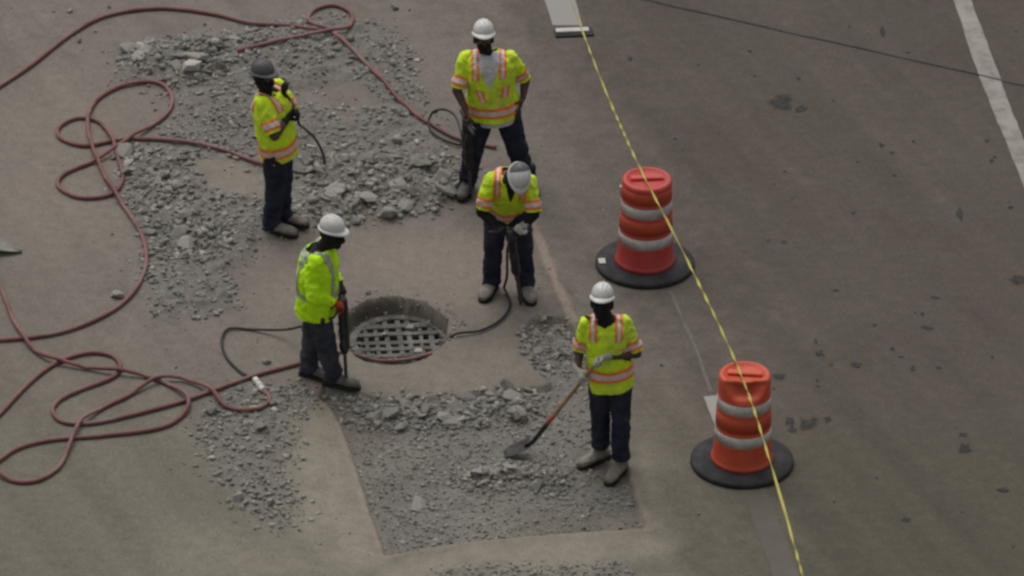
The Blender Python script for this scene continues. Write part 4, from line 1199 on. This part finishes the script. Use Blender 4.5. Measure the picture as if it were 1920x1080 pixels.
GRIP = (1.0, 1.35, 1.0)
def jackhammer(label, top, tip, hx_, grips='tool'):
    e = empty('jackhammer', Vector((tip.x, tip.y, 0))); tag(e, label, 'jackhammer', 'jackhammers held by the workers')
    ax = (tip - top).normalized(); L = (tip - top).length
    u = (hx_ - ax * hx_.dot(ax)).normalized(); w = ax.cross(u)
    def lat(prof, n=20):
        m_ = MB(); m_.loft([(top + ax * t, u * r, w * r) for r, t in prof], n); return m_
    off(lat([(0.02, -0.02), (0.045, -0.012), (0.052, 0.02), (0.052, 0.085), (0.044, 0.10), (0.041, 0.12), (0.041, 0.29), (0.047, 0.30), (0.047, 0.315), (0.041, 0.325), (0.038, 0.42), (0.046, 0.43), (0.046, 0.47), (0.034, 0.50), (0.026, 0.52)]).build('body', M['tool'], None, True), e)
    for s in (-1, 1):
        m_ = MB(); tube(m_, [top + u * s * 0.04 + ax * 0.02, top + u * s * 0.08 + ax * 0.005, top + u * s * 0.13 + ax * 0.0, top + u * s * 0.20 + ax * 0.0], lambda t: 0.019 if t > 0.3 else 0.024, 12)
        off(m_.build('handle', M['tool'], None, True), e)
        m_ = MB(); m_.capsule(top + u * s * 0.03 + w * 0.045 + ax * 0.10, top + u * s * 0.03 + w * 0.04 + ax * 0.45, 0.008, 0.008, 8)
        off(m_.build('side_rod', M['steel'], None, True), e)
    m_ = MB(); tube(m_, [top + u * 0.03 + ax * 0.02, top + u * 0.05 - w * 0.005 - ax * 0.012, top + u * 0.10 - w * 0.02 - ax * 0.018, top + u * 0.16 - w * 0.03 - ax * 0.02], 0.007, 8)
    off(m_.build('trigger', M['steel'], None, True), e)
    off(lat([(0.016, 0.50), (0.016, L - 0.10), (0.020, L - 0.08), (0.012, L - 0.01), (0.004, L)], 12).build('bit', M['steel'], None), e)
    return e

# worker with grey helmet, arms folded, facing right
wA = person('worker in grey hard hat and orange-striped lime shirt standing with folded arms in the rubble', (520, 428), dict(
    seed=1, hat='hat_grey', shirt='hivis', pants='navy', boots='boot', sleeve='short', fwd=(1, -0.45, 0), cover='mask',
    pelvis=(0.0, 0, 0.90), chest=(-0.07, 0, 1.37), neck=(-0.11, 0, 1.43), head=(-0.125, -0.02, 1.565), face=(1, -0.75, 0.12),
    shA=(-0.13, -0.15, 1.37), shB=(-0.01, 0.17, 1.38), hem=0.13, strap=0.10, girth=1.14,
    elA=(-0.015, -0.27, 1.11), elB=(0.15, 0.14, 1.14),
    handA=dict(at=(0.16, -0.07, 1.235), g=(0.3, 0.2, 1), n=1, curl=GRIP, glove='glove_black'),
    handB=dict(at=(0.075, 0.0, 1.43), g=(0.2, -1, 0.1), n=1, curl=(0.3, 0.5, 0.4), glove='glove_black'),
    hipA=(-0.02, -0.09, 0.88), hipB=(0.02, 0.09, 0.88), knA=(-0.01, -0.08, 0.47), knB=(0.04, 0.07, 0.47),
    anA=(-0.05, -0.09, 0.10), anB=(0.04, 0.06, 0.10), toeA=(1, -0.35), toeB=(1, -0.25)))
# big worker in front view
wB = person('tall bare-armed worker in white hard hat and lime vest over white undershirt, legs apart', (925, 358), dict(
    seed=2, hat='hat_white', shirt='hivis', pants='navy', boots='boot_dark', sleeve='short', fwd=(0.1, -1, 0), cover='beard', girth=1.20, loose=0.032,
    pelvis=(-0.01, 0, 0.91), chest=(-0.06, -0.02, 1.40), neck=(-0.09, -0.02, 1.465), head=(-0.11, -0.05, 1.605), face=(0.10, -1, 0.22),
    shA=(-0.275, -0.01, 1.385), shB=(0.15, 0.0, 1.395), hem=0.10, strap=0.125, strap_low=0.13, tee=True, vneck=(0.28, 0.12, 'white_tee'),
    patch=[(-0.10, 0.28, 0.52, 0.35), (0.12, 0.33, 0.56, -0.1)],
    elA=(-0.345, -0.10, 1.10), elB=(0.275, 0.08, 1.115),
    handA=dict(at=(-0.255, -0.26, 0.885), g=(0.3, -1, 0), n=1, curl=GRIP),
    handB=dict(at=(0.215, -0.07, 0.93), g=(0.2, 1, 0.2), n=-1, curl=(0.4, 0.6, 0.4)),
    hipA=(-0.10, 0, 0.88), hipB=(0.10, 0, 0.88), knA=(-0.19, -0.06, 0.48), knB=(0.21, -0.02, 0.47),
    anA=(-0.235, 0.0, 0.10), anB=(0.30, 0.10, 0.10), toeA=(-0.25, -1), toeB=(0.4, -1)))
# bowed worker with jackhammer
wC = person('worker bowing his white hard hat over a jackhammer, black sleeves under an orange-striped lime shirt', (950, 550), dict(
    seed=3, hat='hat_white', rear_cover=True, shirt='hivis', pants='navy', boots='boot', sleeve='short', fwd=(0.05, -1, -0.5), cover='balaclava',
    pelvis=(-0.01, 0.10, 0.88), chest=(0.02, -0.15, 1.265), neck=(0.05, -0.23, 1.315), head=(0.08, -0.335, 1.385), face=(0.10, -0.66, -0.75), hup=(0.25, -0.75, 0.66),
    shA=(-0.17, -0.155, 1.25), shB=(0.195, -0.175, 1.24), hem=0.10, girth=1.08, undersleeve=True, strap=0.115, strap_low=0.12, vneck=(0.22, 0.05, 'black'),
    elA=(-0.235, -0.23, 0.965), elB=(0.23, -0.27, 0.975),
    handA=dict(at=(-0.055, -0.36, 0.85), g=(1, 0.1, -0.1), n=1, curl=GRIP, glove='glove_black'),
    handB=dict(at=(0.105, -0.37, 0.87), g=(1, 0.1, 0.1), n=1, curl=GRIP, glove='glove_white', thumb=-1),
    hipA=(-0.10, 0.09, 0.86), hipB=(0.08, 0.09, 0.86), knA=(-0.13, 0.02, 0.47), knB=(0.14, -0.02, 0.47),
    anA=(-0.135, 0.05, 0.10), anB=(0.17, 0.02, 0.10), toeA=(-0.35, -1), toeB=(0.25, -1)))
jackhammer('dark jackhammer gripped by the bowed worker in front of his legs', wC['P']((0.025, -0.36, 0.85)), wC['P']((0.13, -0.20, 0.0)), Vector((1, 0, 0)))
# long sleeved worker by the grate
wD = person('worker in bright lime long-sleeved shirt and white hard hat, left of the drain grate', (605, 716), dict(
    seed=4, hat='hat_white', shirt='hivis_long', pants='jeans', boots='boot_dark', sleeve='long', stripes='silver', fwd=(1, -0.25, 0), cover='balaclava',
    pelvis=(-0.055, 0, 0.85), chest=(-0.035, 0, 1.30), neck=(0.0, 0, 1.365), head=(0.075, -0.01, 1.50), face=(1, -0.45, -0.05),
    shA=(-0.06, -0.165, 1.295), shB=(0.0, 0.165, 1.30), hem=0.13, girth=1.15, loose=0.032,
    elA=(-0.085, -0.24, 1.00), elB=(0.04, 0.25, 1.02),
    handA=dict(at=(0.155, -0.135, 0.845), g=(0.0, 1, 0.1), n=-1, curl=GRIP, glove='glove_red'),
    handB=dict(at=(0.165, 0.10, 0.855), g=(0.0, 1, -0.1), n=-1, curl=GRIP, glove='glove_black'),
    hipA=(-0.05, -0.09, 0.83), hipB=(-0.05, 0.09, 0.83), knA=(0.03, -0.10, 0.46), knB=(-0.09, 0.10, 0.46),
    anA=(0.09, -0.05, 0.10), anB=(-0.125, 0.10, 0.10), toeA=(1, -0.30), toeB=(1, -0.45)))
jackhammer('dark jackhammer held upright by the long-sleeved worker left of the drain grate', wD['P']((0.165, -0.02, 0.85)), wD['P']((0.215, -0.085, 0.0)), Vector((0.05, 1, 0)))
jackhammer('dark jackhammer standing against the right leg of the tall worker', wB['P']((-0.245, -0.27, 0.86)), wB['P']((-0.205, -0.16, 0.0)), Vector((0.3, -1, 0)))
# shovel worker
wE = person('worker with black face mask and white hard hat holding a long-handled shovel', (1145, 872), dict(
    seed=5, hat='hat_white', shirt='hivis', pants='navy', boots='boot', sleeve='short', fwd=(-0.1, -1, 0), cover='balaclava',
    pelvis=(-0.025, 0, 0.94), chest=(-0.07, 0, 1.43), neck=(-0.09, -0.005, 1.49), head=(-0.11, -0.03, 1.63), face=(-0.12, -1, 0.28),
    shA=(-0.245, 0.0, 1.415), shB=(0.105, 0.0, 1.42), hem=0.14, band=(0.115, 0.225), strap=0.11, strap_low=0.12, girth=1.03, loose=0.028, cuff=0.10,
    patch=[(0.09, 0.45, 0.60, 0.0)], vneck=(0.035, 0.09, 'black'),
    elA=(-0.295, 0.03, 1.12), elB=(0.20, -0.04, 1.15),
    handA=dict(at=(-0.255, -0.15, 0.955), g=(-0.44, 0.35, -0.88), d=(0.35, -0.85, -0.45), n=1, curl=GRIP, glove='glove_white'),
    handB=dict(at=(-0.140, -0.242, 1.175), g=(-0.44, 0.35, -0.88), d=(-0.85, -0.50, -0.05), n=1, curl=GRIP, glove='glove_white'),
    hipA=(-0.115, 0, 0.92), hipB=(0.065, 0, 0.92), knA=(-0.10, 0.02, 0.50), knB=(0.075, -0.08, 0.50),
    anA=(-0.085, 0.16, 0.10), anB=(0.085, -0.05, 0.10), toeA=(-0.75, -0.65), toeB=(-0.45, -0.9)))
# shovel
def shovel(label, p0, p1, tipdir, cat='shovel', s=1.0, pointed=False):
    """p0 = butt end, p1 = blade socket"""
    e = empty('shovel', Vector((p1.x, p1.y, 0))); tag(e, label, cat)
    d = (p1 - p0).normalized()
    m_ = MB(); tube(m_, [p0 + (p1 - p0) * t for t in np.linspace(0, 0.80, 9)], lambda t: 0.0175 + 0.002 * t, 12)
    off(m_.build('handle', M['wood'], None, True), e)
    m_ = MB(); tube(m_, [p0 + (p1 - p0) * t for t in (0.66, 0.70, 0.76)], 0.0205, 12)
    off(m_.build('red_grip', M['red_paint'], None, True), e)
    m_ = MB(); tube(m_, [p0 + (p1 - p0) * t for t in (0.755, 0.82, 0.9, 0.97)] + [p1 + tipdir * 0.06 * s], lambda t: 0.023 - 0.006 * t, 12)
    off(m_.build('socket', M['tool'], None, True), e)
    sd = tipdir.cross(Vector((0, 0, 1))).normalized(); nn = sd.cross(tipdir)
    nu, nv = 9, 9; m_ = MB()
    for layer in (0, 1):
        for i in range(nu):
            t = i / (nu - 1); w = 0.115 * s * (max(0.03, 1 - t ** 1.7)) if pointed else 0.115 * s * (1.0 if t < 0.6 else math.sqrt(max(0.02, 1 - ((t - 0.6) / 0.41) ** 2)))
            for j in range(nv):
                q = -1 + 2 * j / (nv - 1)
                p = p1 + tipdir * (0.29 * s * t) + sd * w * q + nn * (0.035 * s * q * q * (1 - 0.5 * t) - 0.025 * s * math.sin(t * 2.2) + 0.02 * t - layer * 0.003)
                m_.v.append(tuple(p))
    K = nu * nv
    for i in range(nu - 1):
        for j in range(nv - 1):
            a = i * nv + j
            m_.f.append((a, a + 1, a + nv + 1, a + nv)); m_.f.append((K + a, K + a + nv, K + a + nv + 1, K + a + 1))
    per = [j for j in range(nv)] + [i * nv + nv - 1 for i in range(1, nu)] + [(nu - 1) * nv + j for j in range(nv - 2, -1, -1)] + [i * nv for i in range(nu - 2, 0, -1)]
    for i in range(len(per)):
        a, b = per[i], per[(i + 1) % len(per)]
        m_.f.append((a, K + a, K + b, b))
    off(m_.build('blade', M['pale_steel' if cat != 'shovel' else 'blade'], None, True), e)
    return e
gA = wE['P']((-0.255, -0.15, 0.955)); dsh = Vector((-0.44, 0.35, -0.88)).normalized()
bz = G(985, 843)
sock = gA + dsh * ((gA.z - 0.075) / -dsh.z)
shovel('long wooden-handled shovel with dark blade, held by the masked worker', gA - dsh * 0.32, sock, Vector((-0.66, -0.02, -0.30)).normalized(), 'shovel', 0.86)
# tip of a second shovel reaching in from the left
q0 = G(-26, 466); q0.z = 0.085
shovel('pale shovel blade lying on the pavement at the left picture edge', q0 + Vector((-1.15, 0.35, 0.45)), q0, Vector((0.95, -0.22, -0.22)).normalized(), 'shovel blade', 1.2, True)

# ------------------------------------------------------------------ the hoses
P_ = wB['P']
w1 = cat_rom([gz(845, 262, .016), gz(838, 278), gz(815, 262), gz(804, 238), G(812, 212, .10), G(836, 206, .16), G(855, 222, .20), P_((-0.25, -0.24, 0.45)), P_((-0.25, -0.26, 0.75)), P_((-0.24, -0.26, 0.83))], 0.03)
w1 = cat_rom([gz(862, 264, .016), gz(868, 276), gz(838, 272), gz(812, 255), G(803, 232, .06), G(812, 210, .14), G(836, 206, .22), G(856, 222, .28), P_((-0.27, -0.24, 0.62)), P_((-0.245, -0.27, 0.83))], 0.03)
hose('long red hose arching across the top left and running down to the tall worker', [(-160, 265), (-60, 205), (0, 165), (60, 125), (130, 70), (200, 33), (300, 19), (400, 30), (480, 50), (560, 63), (615, 72), (665, 103), (720, 158), (772, 216), (825, 248), (868, 266), (930, 280)], w1)
hose('short faded red hose with a small loop at the top of the rubble', [(440, 108), (470, 99), (560, 82), (640, 70), (660, 48), (655, 26), (625, 13), (590, 22), (578, 42), (592, 62), (625, 74)])
A_ = wA['P']
hA_pt = A_((0.18, -0.06, 1.22))
w2 = cat_rom([hA_pt, A_((0.20, -0.08, 1.13)), G(570, 240, .80), G(592, 262, .48), G(606, 290, .20), G(607, 312, .05), gz(595, 328), gz(570, 332), gz(535, 322), gz(495, 318)], 0.03)
hose('red hose knotted in loose loops at left, leading to the grey-helmeted worker', [(520, 326), (495, 317), (420, 286), (330, 268), (260, 264), (215, 267), (160, 277), (115, 264), (110, 243), (143, 225), (183, 231), (207, 260), (221, 300), (230, 342), (205, 369), (150, 374), (110, 354), (122, 329), (195, 298), (250, 262), (308, 222), (323, 190), (300, 162), (240, 162), (190, 184), (168, 215), (166, 255), (182, 305), (212, 362), (245, 410), (270, 460), (272, 510), (240, 563), (180, 603), (100, 630), (0, 641), (-120, 640)], w2)
C_ = wC['P']
cut_b = [(840, 632), (900, 625), (940, 603), (957, 575), (950, 550), (935, 540), (960, 530)]
w3 = cat_rom([gz(815, 641, .014), gz(850, 632), gz(900, 624), gz(938, 604), gz(956, 577), gz(950, 552), G(945, 540, .06), C_((0.0, -0.12, 0.25)), C_((0.0, -0.26, 0.6)), C_((0.03, -0.36, 0.82))], 0.03)
hose('red hose running from lower left over the drain grate to the bowed worker', [(-110, 900), (-50, 830), (0, 780), (55, 722), (105, 685), (160, 666), (208, 670), (226, 690), (210, 712), (150, 735), (110, 755), (99, 775), (116, 794), (165, 798), (230, 786), (330, 760), (400, 736), (480, 707), (565, 684), (640, 662), (690, 657), (760, 653), (815, 641)], w3)
hose('red hose forming a long flat loop at lower left, both ends leaving the left edge', [(-80, 400), (-30, 480), (0, 540), (28, 610), (58, 655), (105, 682), (200, 700), (280, 711), (330, 733), (353, 756), (345, 780), (300, 806), (200, 820), (100, 828), (40, 842), (0, 866), (-80, 930)])
D_ = wD['P']
cpa, cpb = gz(478, 716, .02), gz(494, 738, .02)
w4 = cat_rom([cpa, gz(450, 700), gz(424, 672), gz(416, 642), gz(430, 620), gz(480, 622), G(535, 618, .10), G(570, 610, .30), G(598, 600, .55), D_((0.10, -0.24, 0.80)), D_((0.15, -0.06, 0.84))], 0.03)
hose('red hose sweeping from lower left to the pale coupling left of the drain grate', [(-110, 840), (-40, 870), (0, 895), (32, 907), (72, 904), (110, 880), (130, 842), (150, 800), (190, 770), (232, 750), (262, 733), (298, 717), (345, 716), (392, 737), (420, 764), (450, 773), (490, 769), (506, 752), (494, 738)], w4, coupling=(cpa, cpb))
